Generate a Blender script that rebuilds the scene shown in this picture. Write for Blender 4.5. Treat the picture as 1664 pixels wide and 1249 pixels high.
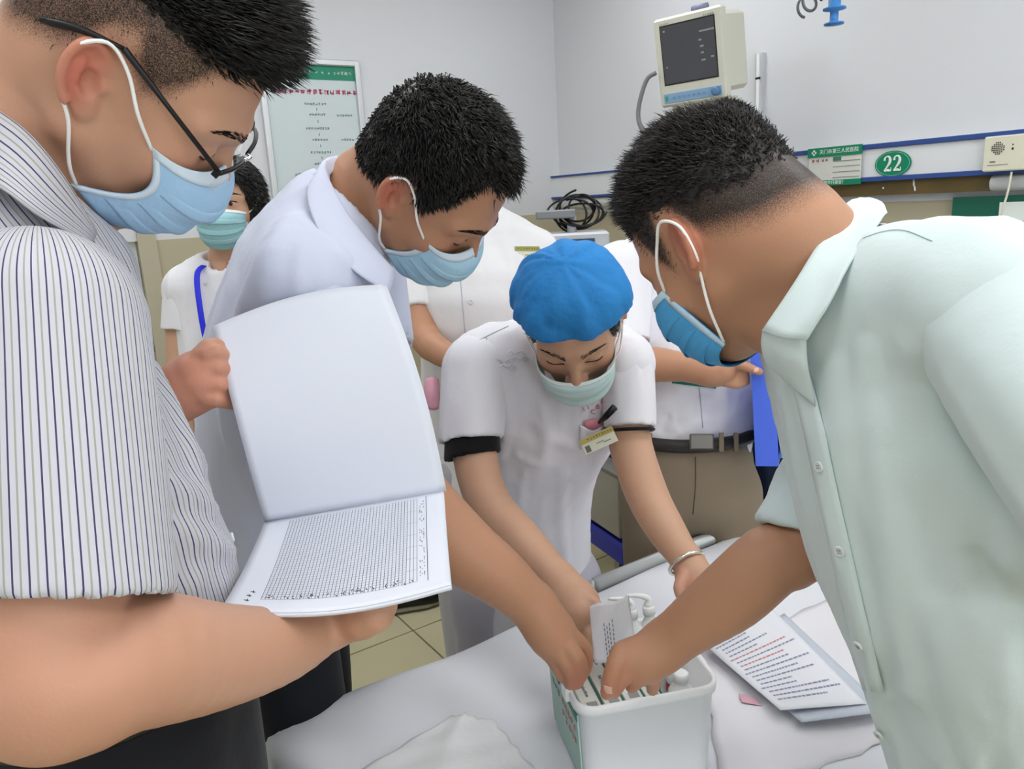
import bpy, math, random
import numpy as np
from mathutils import Vector, Matrix

for _o in list(bpy.data.objects):
    bpy.data.objects.remove(_o)
scene = bpy.context.scene
COL = scene.collection
A = lambda *v: np.array(v, dtype=np.float64)
def nrm(v):
    v = np.asarray(v, float)
    return v / (np.linalg.norm(v) + 1e-12)

# ------------------------------------------------------------------ camera
# room axes: +X runs along the bed to the head wall, +Y along the head wall to the poster wall
FPX, CX, CY = 1250.0, 832.0, 624.5
_az, _pt, _rl = math.radians(56.4), math.radians(13.3), math.radians(3.2)
CAM = A(0, 0, 1.52)
F0 = A(math.cos(_az), math.sin(_az), 0); R0 = A(math.sin(_az), -math.cos(_az), 0)
UZ = A(0, 0, 1)
CF = F0 * math.cos(_pt) - UZ * math.sin(_pt)
_U = UZ * math.cos(_pt) + F0 * math.sin(_pt)
CR = R0 * math.cos(_rl) - _U * math.sin(_rl)
CU = _U * math.cos(_rl) + R0 * math.sin(_rl)
def at(x, y, d):
    """point of the room that the photograph shows at (x, y), d metres in front of the camera"""
    return CAM + d * (CF + CR * (x - CX) / FPX - CU * (y - CY) / FPX)
def cv(r, u, t):
    """room vector from viewer's right / up / towards"""
    return nrm(CR * r + CU * u - CF * t)
def on_z(x, y, z):
    v = CF + CR * (x - CX) / FPX - CU * (y - CY) / FPX
    return CAM + v * (z - CAM[2]) / v[2]
def on_x(x, y, X):
    v = CF + CR * (x - CX) / FPX - CU * (y - CY) / FPX
    return CAM + v * X / v[0]
def on_y(x, y, Y):
    v = CF + CR * (x - CX) / FPX - CU * (y - CY) / FPX
    return CAM + v * Y / v[1]

_cd = bpy.data.cameras.new('camera'); cam = bpy.data.objects.new('camera', _cd); COL.objects.link(cam)
_cd.sensor_fit = 'HORIZONTAL'; _cd.sensor_width = 36.0; _cd.lens = 36.0 * FPX / 1664.0
_cd.clip_start = 0.02; _cd.clip_end = 50
_m = Matrix(((CR[0], CU[0], -CF[0], CAM[0]), (CR[1], CU[1], -CF[1], CAM[1]), (CR[2], CU[2], -CF[2], CAM[2]), (0, 0, 0, 1)))
cam.matrix_world = _m
scene.camera = cam

# ------------------------------------------------------------------ light and exposure
scene.view_settings.view_transform = 'Standard'
scene.view_settings.look = 'None'
scene.view_settings.gamma = 1.0
scene.view_settings.use_curve_mapping = False
scene.view_settings.exposure = 0.0
LAMP = 8.7                      # strength of the ceiling light panels
_w = bpy.data.worlds.new('world'); scene.world = _w; _w.use_nodes = True
_bg = _w.node_tree.nodes['Background']
_bg.inputs['Color'].default_value = (0.9, 0.95, 1.0, 1); _bg.inputs['Strength'].default_value = 3.6

# ------------------------------------------------------------------ materials
def lin(c):
    if isinstance(c, str):
        c = [int(c[i:i + 2], 16) / 255 for i in (0, 2, 4)]
    return tuple(v / 12.92 if v <= 0.04045 else ((v + 0.055) / 1.055) ** 2.4 for v in c)
MATS = {}
def mat(name, col, rough=0.6, spec=0.4, metal=0.0, var=0.0, vscale=8.0, bump=0.0, bscale=60.0, emit=0.0, sheen=0.0,
        trans=0.0, alpha=1.0, sss=0.0, col2=None, coat=0.0):
    if name in MATS:
        return MATS[name]
    m = bpy.data.materials.new(name); m.use_nodes = True
    nt = m.node_tree; b = nt.nodes['Principled BSDF']
    c = lin(col)
    b.inputs['Base Color'].default_value = (*c, 1)
    b.inputs['Roughness'].default_value = rough
    b.inputs['Specular IOR Level'].default_value = spec
    b.inputs['Metallic'].default_value = metal
    if emit:
        b.inputs['Emission Color'].default_value = (*c, 1); b.inputs['Emission Strength'].default_value = emit
    if sheen: b.inputs['Sheen Weight'].default_value = sheen
    if coat: b.inputs['Coat Weight'].default_value = coat
    if trans: b.inputs['Transmission Weight'].default_value = trans
    if alpha < 1: b.inputs['Alpha'].default_value = alpha
    if sss:
        b.inputs['Subsurface Weight'].default_value = sss
        b.inputs['Subsurface Radius'].default_value = (1.0, 0.35, 0.2); b.inputs['Subsurface Scale'].default_value = 0.008
    tc = nt.nodes.new('ShaderNodeTexCoord')
    if var:
        n = nt.nodes.new('ShaderNodeTexNoise'); n.inputs['Scale'].default_value = vscale; n.inputs['Detail'].default_value = 4
        nt.links.new(tc.outputs['Object'], n.inputs['Vector'])
        mx = nt.nodes.new('ShaderNodeMix'); mx.data_type = 'RGBA'
        c2 = lin(col2) if col2 else tuple(v * (1 - var) for v in c)
        mx.inputs['A'].default_value = (*c, 1); mx.inputs['B'].default_value = (*c2, 1)
        nt.links.new(n.outputs['Fac'], mx.inputs['Factor']); nt.links.new(mx.outputs['Result'], b.inputs['Base Color'])
    if bump:
        n = nt.nodes.new('ShaderNodeTexNoise'); n.inputs['Scale'].default_value = bscale; n.inputs['Detail'].default_value = 3
        nt.links.new(tc.outputs['Object'], n.inputs['Vector'])
        bp = nt.nodes.new('ShaderNodeBump'); bp.inputs['Strength'].default_value = bump; bp.inputs['Distance'].default_value = 0.01
        nt.links.new(n.outputs['Fac'], bp.inputs['Height']); nt.links.new(bp.outputs['Normal'], b.inputs['Normal'])
    MATS[name] = m
    return m

# ------------------------------------------------------------------ objects
def tag(o, label=None, cat=None, group=None, kind=None):
    if label: o['label'] = label
    if cat: o['category'] = cat
    if group: o['group'] = group
    if kind: o['kind'] = kind
    return o
def empty(name, loc, label, cat, group=None):
    o = bpy.data.objects.new(name, None); COL.objects.link(o); o.location = tuple(loc)
    o.empty_display_size = 0.05
    bpy.context.view_layer.update()
    return tag(o, label, cat, group)
def link(name, me, m, parent=None, smooth=False):
    o = bpy.data.objects.new(name, me); COL.objects.link(o)
    if m is not None:
        for x in (m if isinstance(m, (list, tuple)) else [m]): me.materials.append(x)
    if smooth:
        me.polygons.foreach_set('use_smooth', np.ones(len(me.polygons), dtype=bool))
    if parent is not None:
        o.parent = parent
        w = Matrix.Identity(4); q = parent
        while q is not None:
            w = Matrix.Translation(q.location) @ w; q = q.parent
        o.location = -w.translation          # meshes are built in room coordinates
        if o.parent.parent is not None or parent.type == 'MESH':
            pass
    return o
def pymesh(name, v, f, m, parent=None, smooth=False):
    me = bpy.data.meshes.new(name); me.from_pydata([tuple(x) for x in v], [], [tuple(x) for x in f]); me.update()
    return link(name, me, m, parent, smooth)

class MB:
    """collects boxes, tubes and prisms into one mesh"""
    def __init__(self): self.v = []; self.f = []
    def add(self, v, f):
        n = len(self.v); self.v += [tuple(map(float, x)) for x in v]; self.f += [tuple(i + n for i in q) for q in f]; return self
    def box(self, c, h, ax=None, bev=0.0):
        c = np.asarray(c, float); ax = np.eye(3) if ax is None else np.asarray(ax, float).T if False else np.asarray(ax, float)
        if bev <= 0:
            v = [c + ax[0] * h[0] * i + ax[1] * h[1] * j + ax[2] * h[2] * k for i in (-1, 1) for j in (-1, 1) for k in (-1, 1)]
            f = [(0, 1, 3, 2), (4, 6, 7, 5), (0, 4, 5, 1), (2, 3, 7, 6), (0, 2, 6, 4), (1, 5, 7, 3)]
            return self.add(v, f)
        # rounded in the ax0/ax1 section, chamfered at both ends
        def ring(hx, hy, r, n=4):
            o = []
            for sx, sy, a0 in ((1, 1, 0), (-1, 1, 90), (-1, -1, 180), (1, -1, 270)):
                for k in range(n + 1):
                    a = math.radians(a0 + 90 * k / n); o.append((sx * (hx - r) + r * math.cos(a), sy * (hy - r) + r * math.sin(a)))
            return o
        secs = [(-h[2], bev), (-h[2] + bev, 0), (h[2] - bev, 0), (h[2], bev)]
        v = []; n = 20
        for z, ins in secs:
            for x, y in ring(h[0] - ins, h[1] - ins, max(bev - ins * 0.6, 1e-4)):
                v.append(c + ax[0] * x + ax[1] * y + ax[2] * z)
        f = []
        for s in range(3):
            for i in range(n):
                a = s * n + i; b = s * n + (i + 1) % n
                f.append((a, b, b + n, a + n))
        f.append(tuple(range(n - 1, -1, -1))); f.append(tuple(range(3 * n, 4 * n)))
        return self.add(v, f)
    def tube(self, pts, r, n=8, cap=True, closed=False, flat=1.0, up=None):
        pts = [np.asarray(p, float) for p in pts]; m = len(pts)
        rr = [r] * m if np.isscalar(r) else list(r)
        v = []; prev = None
        for i, p in enumerate(pts):
            if closed: t = nrm(pts[(i + 1) % m] - pts[i - 1])
            else: t = nrm(pts[min(i + 1, m - 1)] - pts[max(i - 1, 0)])
            if prev is None:
                a = np.asarray(up, float) if up is not None else (A(0, 0, 1) if abs(t[2]) < 0.9 else A(1, 0, 0))
            else: a = prev
            a = nrm(a - t * (a @ t)); b = np.cross(t, a); prev = a
            for k in range(n):
                th = 2 * math.pi * k / n
                v.append(p + rr[i] * (a * math.cos(th) * flat + b * math.sin(th)))
        f = []
        for i in range(m if closed else m - 1):
            for k in range(n):
                a = i * n + k; b = i * n + (k + 1) % n; c = ((i + 1) % m) * n + (k + 1) % n; d = ((i + 1) % m) * n + k
                f.append((a, b, c, d))
        if cap and not closed:
            f.append(tuple(range(n - 1, -1, -1))); f.append(tuple(range((m - 1) * n, m * n)))
        return self.add(v, f)
    def lathe(self, c, prof, ax=None, n=24):
        c = np.asarray(c, float); ax = np.eye(3) if ax is None else np.asarray(ax, float)
        v = []; f = []; m = len(prof)
        for r, z in prof:
            for k in range(n):
                a = 2 * math.pi * k / n; v.append(c + ax[0] * r * math.cos(a) + ax[1] * r * math.sin(a) + ax[2] * z)
        for i in range(m - 1):
            for k in range(n):
                f.append((i * n + k, i * n + (k + 1) % n, (i + 1) * n + (k + 1) % n, (i + 1) * n + k))
        f.append(tuple(range(n - 1, -1, -1))); f.append(tuple(range((m - 1) * n, m * n)))
        return self.add(v, f)
    def build(self, name, m, parent=None, smooth=False): return pymesh(name, self.v, self.f, m, parent, smooth)

def catmull(pts, sub=4, closed=False):
    pts = np.asarray(pts, float); n = len(pts)
    if n < 3 and not closed:
        t = np.linspace(0, 1, sub + 1)[:, None]
        return pts[0] * (1 - t) + pts[1] * t
    out = []
    for i in range(n if closed else n - 1):
        p0 = pts[i - 1] if (closed or i > 0) else 2 * pts[0] - pts[1]
        p1 = pts[i]; p2 = pts[(i + 1) % n]
        p3 = pts[(i + 2) % n] if (closed or i + 2 < n) else 2 * pts[-1] - pts[-2]
        for k in range(sub):
            t = k / sub
            out.append(0.5 * (2 * p1 + (p2 - p0) * t + (2 * p0 - 5 * p1 + 4 * p2 - p3) * t * t + (3 * p1 - p0 - 3 * p2 + p3) * t ** 3))
    if not closed: out.append(pts[-1])
    return np.array(out)

def sheet(name, rows, m, parent=None, thick=0.0015, sub=4, smooth=True, closed=False):
    """cloth or paper: a smooth surface through a grid of points, given a real thickness"""
    g = np.array(rows, float)                            # (rows, cols, 3)
    g = np.array([catmull(r, sub, closed) for r in g])
    if len(g) > 1: g = np.stack([catmull(g[:, j], sub) for j in range(g.shape[1])], 1)
    R_, C_ = g.shape[:2]
    du = np.gradient(g, axis=1); dv = np.gradient(g, axis=0)
    nn = np.cross(du, dv); nn /= np.linalg.norm(nn, axis=2, keepdims=True) + 1e-12
    top = (g + nn * thick / 2).reshape(-1, 3); bot = (g - nn * thick / 2).reshape(-1, 3)
    N = R_ * C_; f = []
    cc = C_ if closed else C_ - 1
    for i in range(R_ - 1):
        for j in range(cc):
            a, b, c, d = i * C_ + j, i * C_ + (j + 1) % C_, (i + 1) * C_ + (j + 1) % C_, (i + 1) * C_ + j
            f.append((a, b, c, d)); f.append((N + d, N + c, N + b, N + a))
    rim = []
    if not closed:
        rim = [j for j in range(C_)] + [i * C_ + C_ - 1 for i in range(1, R_)] + [(R_ - 1) * C_ + j for j in range(C_ - 2, -1, -1)] + [i * C_ for i in range(R_ - 2, 0, -1)]
        for k in range(len(rim)):
            a, b = rim[k], rim[(k + 1) % len(rim)]; f.append((b, a, N + a, N + b))
    else:
        for j in range(C_):
            a, b = j, (j + 1) % C_; f.append((b, a, N + a, N + b))
            a, b = (R_ - 1) * C_ + (j + 1) % C_, (R_ - 1) * C_ + j; f.append((b, a, N + a, N + b))
    o = pymesh(name, np.vstack([top, bot]), f, m, parent, smooth)
    return o, g

def text(name, s, c, ax, ay, size, m, parent, depth=0.0004, align='CENTER'):
    """flat raised lettering: c centre, ax reading direction, ay up"""
    cu = bpy.data.curves.new(name, 'FONT'); cu.body = s; cu.size = size; cu.align_x = align; cu.align_y = 'CENTER'; cu.extrude = depth; cu.resolution_u = 2
    t = bpy.data.objects.new(name, cu); COL.objects.link(t)
    dg = bpy.context.evaluated_depsgraph_get()
    me = bpy.data.meshes.new_from_object(t.evaluated_get(dg))
    bpy.data.objects.remove(t); bpy.data.curves.remove(cu)
    ax = nrm(ax); ay = nrm(np.asarray(ay) - ax * (np.asarray(ay) @ ax)); az = np.cross(ax, ay)
    n = len(me.vertices); co = np.zeros(n * 3); me.vertices.foreach_get('co', co); co = co.reshape(-1, 3)
    w = np.asarray(c) + co[:, :1] * ax + co[:, 1:2] * ay + co[:, 2:] * az
    me.vertices.foreach_set('co', w.ravel()); me.update()
    me.materials.clear(); me.name = name
    return link(name, me, m, parent)

def smudge(name, n, c, ax, ay, size, m, parent, pitch=1.0, thick=.0003, seed=1, dens=4):
    """print too small to read: n little clumps of strokes in a row"""
    ax = nrm(ax); ay = nrm(np.asarray(ay, float) - ax * (np.asarray(ay) @ ax)); az = np.cross(ax, ay); rg = random.Random(seed); mb = MB(); c = np.asarray(c, float)
    for k in range(n):
        g = c + ax * size * pitch * (k - (n - 1) / 2)
        for j in range(dens):
            if rg.random() < .5: mb.box(g + ax * rg.uniform(-.12, .12) * size + ay * rg.uniform(-.38, .38) * size, (size * rg.uniform(.2, .4), size * .055, thick), ax=[ax, ay, az])
            else: mb.box(g + ax * rg.uniform(-.32, .32) * size + ay * rg.uniform(-.1, .1) * size, (size * .055, size * rg.uniform(.2, .42), thick), ax=[ax, ay, az])
    return mb.build(name, m, parent)
# ------------------------------------------------------------------ sculpting: smooth distance fields meshed by sparse surface nets
def rcone(a, b, ra, rb=None):
    a = np.asarray(a, float); b = np.asarray(b, float); rb = ra if rb is None else rb; ab = b - a; L = max(ab @ ab, 1e-12)
    def fn(p):
        q = p - a; h = np.clip(q @ ab / L, 0, 1)
        return np.linalg.norm(q - h[..., None] * ab, axis=-1) - (ra + (rb - ra) * h)
    m_ = max(ra, rb); fn.bb = (np.minimum(a, b) - m_, np.maximum(a, b) + m_)
    return fn
def limb(pts, rad, sub=4):
    P_ = catmull(pts, sub); r_ = catmull(np.asarray(rad, float)[:, None], sub)[:, 0]
    segs = [rcone(P_[i], P_[i + 1], r_[i], r_[i + 1]) for i in range(len(P_) - 1)]
    def fn(p):
        d = segs[0](p)
        for s in segs[1:]: np.minimum(d, s(p), out=d)
        return d
    fn.axis = P_; fn.rad = r_; fn.bb = (P_.min(0) - r_.max(), P_.max(0) + r_.max())
    return fn
def ell(c, r, M=None):
    c = np.asarray(c, float); r = np.asarray(r, float)
    def fn(p):
        q = p - c
        if M is not None: q = q @ M
        k0 = np.linalg.norm(q / r, axis=-1); k1 = np.linalg.norm(q / (r * r), axis=-1)
        return k0 * (k0 - 1) / (k1 + 1e-9)
    fn.bb = (c - r.max(), c + r.max())
    return fn
def rbox(c, h, M=None, r=0.01):
    c = np.asarray(c, float); h = np.asarray(h, float)
    def fn(p):
        q = p - c
        if M is not None: q = q @ M
        q = np.abs(q) - h + r
        return np.linalg.norm(np.maximum(q, 0), axis=-1) + np.minimum(q.max(-1), 0) - r
    return fn
def loft(pts, ra, rb, side, sub=3, pw=2.0):
    """body section: ellipses of half width ra along side and half depth rb across it"""
    P_ = catmull(pts, sub); a_ = catmull(np.asarray(ra, float)[:, None], sub)[:, 0]; b_ = catmull(np.asarray(rb, float)[:, None], sub)[:, 0]
    side = np.asarray(side, float)
    S_ = np.tile(side, (len(P_), 1)) if side.ndim == 1 else catmull(side, sub)
    def fn(p):
        best = None
        for i in range(len(P_) - 1):
            a = P_[i]; ab = P_[i + 1] - a; L = math.sqrt(ab @ ab); t = ab / L
            s = nrm(S_[i] - t * (S_[i] @ t)); f = np.cross(t, s)
            q = p - a; z = q @ t; h = np.clip(z / L, 0, 1)
            A_ = a_[i] + (a_[i + 1] - a_[i]) * h; B_ = b_[i] + (b_[i + 1] - b_[i]) * h; m = np.minimum(A_, B_)
            e = z - h * L
            u = np.abs(q @ s) / A_; v = np.abs(q @ f) / B_
            if pw == 2.0: r2 = u * u + v * v
            else: r2 = (u ** pw + v ** pw) ** (2 / pw)
            d = (np.sqrt(r2 + (e / m) ** 2) - 1) * m
            best = d if best is None else np.minimum(best, d)
        return best
    fn.axis = P_; fn.S = S_; m_ = max(a_.max(), b_.max()); fn.bb = (P_.min(0) - m_, P_.max(0) + m_)
    return fn
def half(c, n):
    c = np.asarray(c, float); n = nrm(n)
    return lambda p: (p - c) @ n
def smin(a, b, k):
    if k <= 0: return np.minimum(a, b)
    h = np.maximum(k - np.abs(a - b), 0) / k
    return np.minimum(a, b) - h * h * k * 0.25

class Sculpt:
    def __init__(self): self.ops = []; self.pts = []
    def add(self, fn, k=0.0):
        self.ops.append(('a', fn, k))
        if hasattr(fn, 'bb'): self.pts += [fn.bb[0] - k * 0.3, fn.bb[1] + k * 0.3]
        return self
    def sub(self, fn, k=0.0): self.ops.append(('s', fn, k)); return self
    def cut(self, fn, k=0.0): self.ops.append(('i', fn, k)); return self
    def disp(self, fn): self.ops.append(('d', fn, 0)); return self
    def local(self, M, o, s):
        me = self; me.pts += [np.asarray(o) - 0.17 * s, np.asarray(o) + 0.17 * s]
        class Lc:
            def _w(self, fn): return lambda p: fn((p - o) @ M / s) * s
            def add(self, fn, k=0.0): me.add(self._w(fn), k * s); return self
            def sub(self, fn, k=0.0): me.sub(self._w(fn), k * s); return self
        return Lc()
    def eval(self, p):
        D = np.full(p.shape[:-1], 9.0)
        for op, fn, k in self.ops:
            if op == 'a': D = smin(D, fn(p), k)
            elif op == 's': D = -smin(-D, fn(p), k)
            elif op == 'i': D = -smin(-D, -fn(p), k)
            else: D = D + fn(p)
        return D
    def mesh(self, cell, lo=None, hi=None):
        P_ = np.array(self.pts)
        lo = P_.min(0) - 0.01 if lo is None else np.asarray(lo, float); hi = P_.max(0) + 0.01 if hi is None else np.asarray(hi, float)
        n = 8; bs = n * cell
        nb = np.ceil((hi - lo) / bs).astype(int)
        G = np.stack(np.meshgrid(*[np.arange(k) for k in nb], indexing='ij'), -1).reshape(-1, 3)
        C = lo + (G + 0.5) * bs; hd = bs * 0.5 * 1.7321
        D = self.eval(C)
        keep = np.abs(D) < hd * 2.0 + 0.006
        G = G[keep]; C = C[keep]
        g = np.arange(n + 1) * cell
        loc = np.stack(np.meshgrid(g, g, g, indexing='ij'), -1).reshape(-1, 3)
        V = np.full((len(G), (n + 1) ** 3), 9.0)
        PP = (lo + G * bs)[:, None, :] + loc[None]
        for op, fn, k in self.ops:
            dc = fn(C)
            if op in 'as': act = np.nonzero(dc < hd * 2.6 + k * 1.6 + 0.008)[0]
            elif op == 'i': act = np.nonzero(dc > -(hd * 2.6 + k * 1.6 + 0.008))[0]
            else: act = np.arange(len(G))
            for s0 in range(0, len(act), 400):
                ix = act[s0:s0 + 400]; d = fn(PP[ix])
                if op == 'a': V[ix] = smin(V[ix], d, k)
                elif op == 's': V[ix] = -smin(-V[ix], d, k)
                elif op == 'i': V[ix] = -smin(-V[ix], -d, k)
                else: V[ix] = V[ix] + d
        V = V.reshape(-1, n + 1, n + 1, n + 1); I = V < 0
        cs = I[:, :-1, :-1, :-1].astype(np.int8)
        cs = cs.copy()
        for a in (0, 1):
            for b in (0, 1):
                for c in (0, 1):
                    if a or b or c: cs += I[:, a:n + a, b:n + b, c:n + c]
        bi, i, j, k = np.nonzero((cs > 0) & (cs < 8))
        cor = [(a, b, c) for a in (0, 1) for b in (0, 1) for c in (0, 1)]
        cvv = np.stack([V[bi, i + a, j + b, k + c] for a, b, c in cor], 1)
        acc = np.zeros((len(bi), 3)); cnt = np.zeros(len(bi))
        ca = np.array(cor, float)
        for e0 in range(8):
            for e1 in range(e0 + 1, 8):
                if np.abs(ca[e0] - ca[e1]).sum() != 1: continue
                x, y = cvv[:, e0], cvv[:, e1]; m = (x < 0) != (y < 0)
                t = np.where(m, x / np.where(m, x - y, 1), 0)
                acc += np.where(m[:, None], ca[e0] + t[:, None] * (ca[e1] - ca[e0]), 0); cnt += m
        gc = G[bi] * n + np.stack([i, j, k], 1)
        verts = lo + (gc + acc / cnt[:, None]) * cell
        NN = (nb * n + 4).astype(np.int64)
        key = lambda q: ((q[:, 0].astype(np.int64) + 2) * NN[1] + q[:, 1] + 2) * NN[2] + q[:, 2] + 2
        kk = key(gc); order = np.argsort(kk); ks = kk[order]
        quads = []
        for ax in range(3):
            sl0 = [slice(0, n)] * 3; sl1 = [slice(0, n)] * 3; sl1[ax] = slice(1, n + 1)
            a0 = I[:, sl0[0], sl0[1], sl0[2]]; a1 = I[:, sl1[0], sl1[1], sl1[2]]
            b_, i_, j_, k_ = np.nonzero(a0 != a1)
            if len(b_) == 0: continue
            fl = a0[b_, i_, j_, k_]; base = G[b_] * n + np.stack([i_, j_, k_], 1)
            u, w = (ax + 1) % 3, (ax + 2) % 3; ids = []
            for du, dw in ((-1, -1), (0, -1), (0, 0), (-1, 0)):
                q = base.copy(); q[:, u] += du; q[:, w] += dw
                kq = key(q); pos = np.minimum(np.searchsorted(ks, kq), len(ks) - 1)
                ids.append(np.where(ks[pos] == kq, order[pos], -1))
            Q = np.stack(ids, 1); ok = (Q >= 0).all(1); Q = Q[ok]; fl = fl[ok]
            Q[~fl] = Q[~fl][:, ::-1]
            quads.append(Q)
        return verts, np.vstack(quads)
def relax(v, q, it=2, lam=0.5):
    n = len(v)
    e = np.vstack([q[:, [0, 1]], q[:, [1, 2]], q[:, [2, 3]], q[:, [3, 0]]]); e = np.vstack([e, e[:, ::-1]])
    deg = np.bincount(e[:, 0], minlength=n)[:, None].astype(float) + 1e-9
    for _ in range(it):
        for l in (lam, -lam * 1.03):
            s = np.stack([np.bincount(e[:, 0], weights=v[e[:, 1], c], minlength=n) for c in range(3)], 1) / deg
            v = v + l * (s - v)
    return v
def quadmesh(name, v, q, m, parent=None, attrs=None):
    me = bpy.data.meshes.new(name)
    me.vertices.add(len(v)); me.vertices.foreach_set('co', np.ascontiguousarray(v, dtype=np.float32).ravel())
    me.loops.add(q.size); me.loops.foreach_set('vertex_index', q.astype(np.int32).ravel())
    me.polygons.add(len(q)); me.polygons.foreach_set('loop_start', np.arange(0, q.size, 4, dtype=np.int32))
    me.update(calc_edges=True); me.validate()
    for k, a in (attrs or {}).items():
        at_ = me.attributes.new(k, 'FLOAT', 'POINT'); at_.data.foreach_set('value', np.ascontiguousarray(a, dtype=np.float32))
    return link(name, me, m, parent, True)
def vnormals(v, q):
    a = v[q[:, 2]] - v[q[:, 0]]; b = v[q[:, 3]] - v[q[:, 1]]; fnn = np.cross(a, b); n = np.zeros_like(v)
    for c in range(4):
        for d in range(3): n[:, d] += np.bincount(q[:, c], weights=fnn[:, d], minlength=len(v))
    return n / (np.linalg.norm(n, axis=1, keepdims=True) + 1e-12)
def vnoise(p, seed=0):
    """smooth value noise, about -1..1"""
    i = np.floor(p).astype(np.int64); f = p - i; f = f * f * (3 - 2 * f); out = 0
    def h(a):
        x = a[..., 0] * 374761393 + a[..., 1] * 668265263 + a[..., 2] * 2147483647 + seed * 974711
        x = (x ^ (x >> 13)) * 1274126177; x = x ^ (x >> 16)
        return (x & 65535) / 32767.5 - 1
    for a in (0, 1):
        for b in (0, 1):
            for c in (0, 1):
                w = (f[..., 0] if a else 1 - f[..., 0]) * (f[..., 1] if b else 1 - f[..., 1]) * (f[..., 2] if c else 1 - f[..., 2])
                out = out + w * h(i + np.array([a, b, c]))
    return out
# ------------------------------------------------------------------ the room
XW, YW, XL, YN, ZC = 2.75, 3.54, -1.9, -2.4, 2.85
DADO = 1.447
M_WALL = mat('wall paint', 'd9dadd', 0.75, 0.2, var=0.05, vscale=1.5, bump=0.05, bscale=120)
M_TAN = mat('tan wall paint', 'b9b096', 0.6, 0.3, var=0.06, vscale=2)
M_CEIL = mat('ceiling paint', 'eceded', 0.9, 0.1)
M_TILE = mat('floor tile', 'd2caa6', 0.25, 0.4, var=0.08, vscale=3)
M_GROUT = mat('grout', '8b866f', 0.9, 0.1)
M_ALU = mat('aluminium', 'd4d6d8', 0.35, 0.5, metal=0.6)
M_CHROME = mat('chrome', 'cfd2d4', 0.18, 0.5, metal=1.0)
M_BLACK = mat('black plastic', '0d0d0f', 0.4, 0.4)
M_WHITE = mat('white plastic', 'eeefee', 0.4, 0.4)

fl = tag(MB().box(((XL + XW) / 2, (YN + YW) / 2, -0.06), ((XW - XL) / 2, (YW - YN) / 2, 0.05)).build('floor', M_GROUT), kind='structure')
_ts = 0.6; _tm = None
for ix in range(8):
    for iy in range(10):
        x = XL + 0.125 + _ts * (ix + 0.5) - 0.15; y = YN + _ts * (iy + 0.5) - 0.03
        x0, x1 = max(x - 0.297, XL), min(x + 0.297, XW); y0, y1 = max(y - 0.297, YN), min(y + 0.297, YW)
        if x1 - x0 < 0.05 or y1 - y0 < 0.05: continue
        full = (x1 - x0) > 0.59 and (y1 - y0) > 0.59
        if full and _tm is not None:
            o = bpy.data.objects.new('tile', _tm); COL.objects.link(o); o.parent = fl; o.location = (x, y, -0.008)
        elif full:
            mb = MB().box((0, 0, 0), (0.297, 0.297, 0.008), bev=0.0015)
            o = mb.build('tile', M_TILE, fl); _tm = o.data; o.location = (x, y, -0.008)
        else:
            MB().box(((x0 + x1) / 2, (y0 + y1) / 2, -0.008), ((x1 - x0) / 2, (y1 - y0) / 2, 0.008), bev=0.0015).build('tile', M_TILE, fl)
tag(MB().box(((XL + XW) / 2, (YN + YW) / 2, ZC + 0.05), ((XW - XL) / 2, (YW - YN) / 2, 0.05)).build('ceiling', M_CEIL), kind='structure')
tag(MB().box((XW + 0.05, (YN + YW) / 2, (DADO + ZC) / 2), (0.05, (YW - YN) / 2 + 0.1, (ZC - DADO) / 2)).build('wall_right', M_WALL), kind='structure')
tag(MB().box((XW + 0.05, (YN + YW) / 2, DADO / 2), (0.05, (YW - YN) / 2 + 0.1, DADO / 2)).build('trim_1', M_TAN), kind='structure')
tag(MB().box(((XL + XW) / 2, YW + 0.05, (DADO + ZC) / 2), ((XW - XL) / 2, 0.05, (ZC - DADO) / 2)).build('wall_back', M_WALL), kind='structure')
DX0, DX1 = -0.37, 0.535                 # door in the poster wall
tag(MB().box(((DX1 + 0.07 + XW) / 2, YW + 0.05, DADO / 2), ((XW - DX1 - 0.07) / 2, 0.05, DADO / 2)).build('trim_2', M_TAN), kind='structure')
tag(MB().box(((XL + DX0 - 0.07) / 2, YW + 0.05, DADO / 2), ((DX0 - 0.07 - XL) / 2, 0.05, DADO / 2)).build('trim_3', M_TAN), kind='structure')
tag(MB().box((XL - 0.05, (YN + YW) / 2, ZC / 2), (0.05, (YW - YN) / 2 + 0.1, ZC / 2)).build('wall_left', M_WALL), kind='structure')
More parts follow.
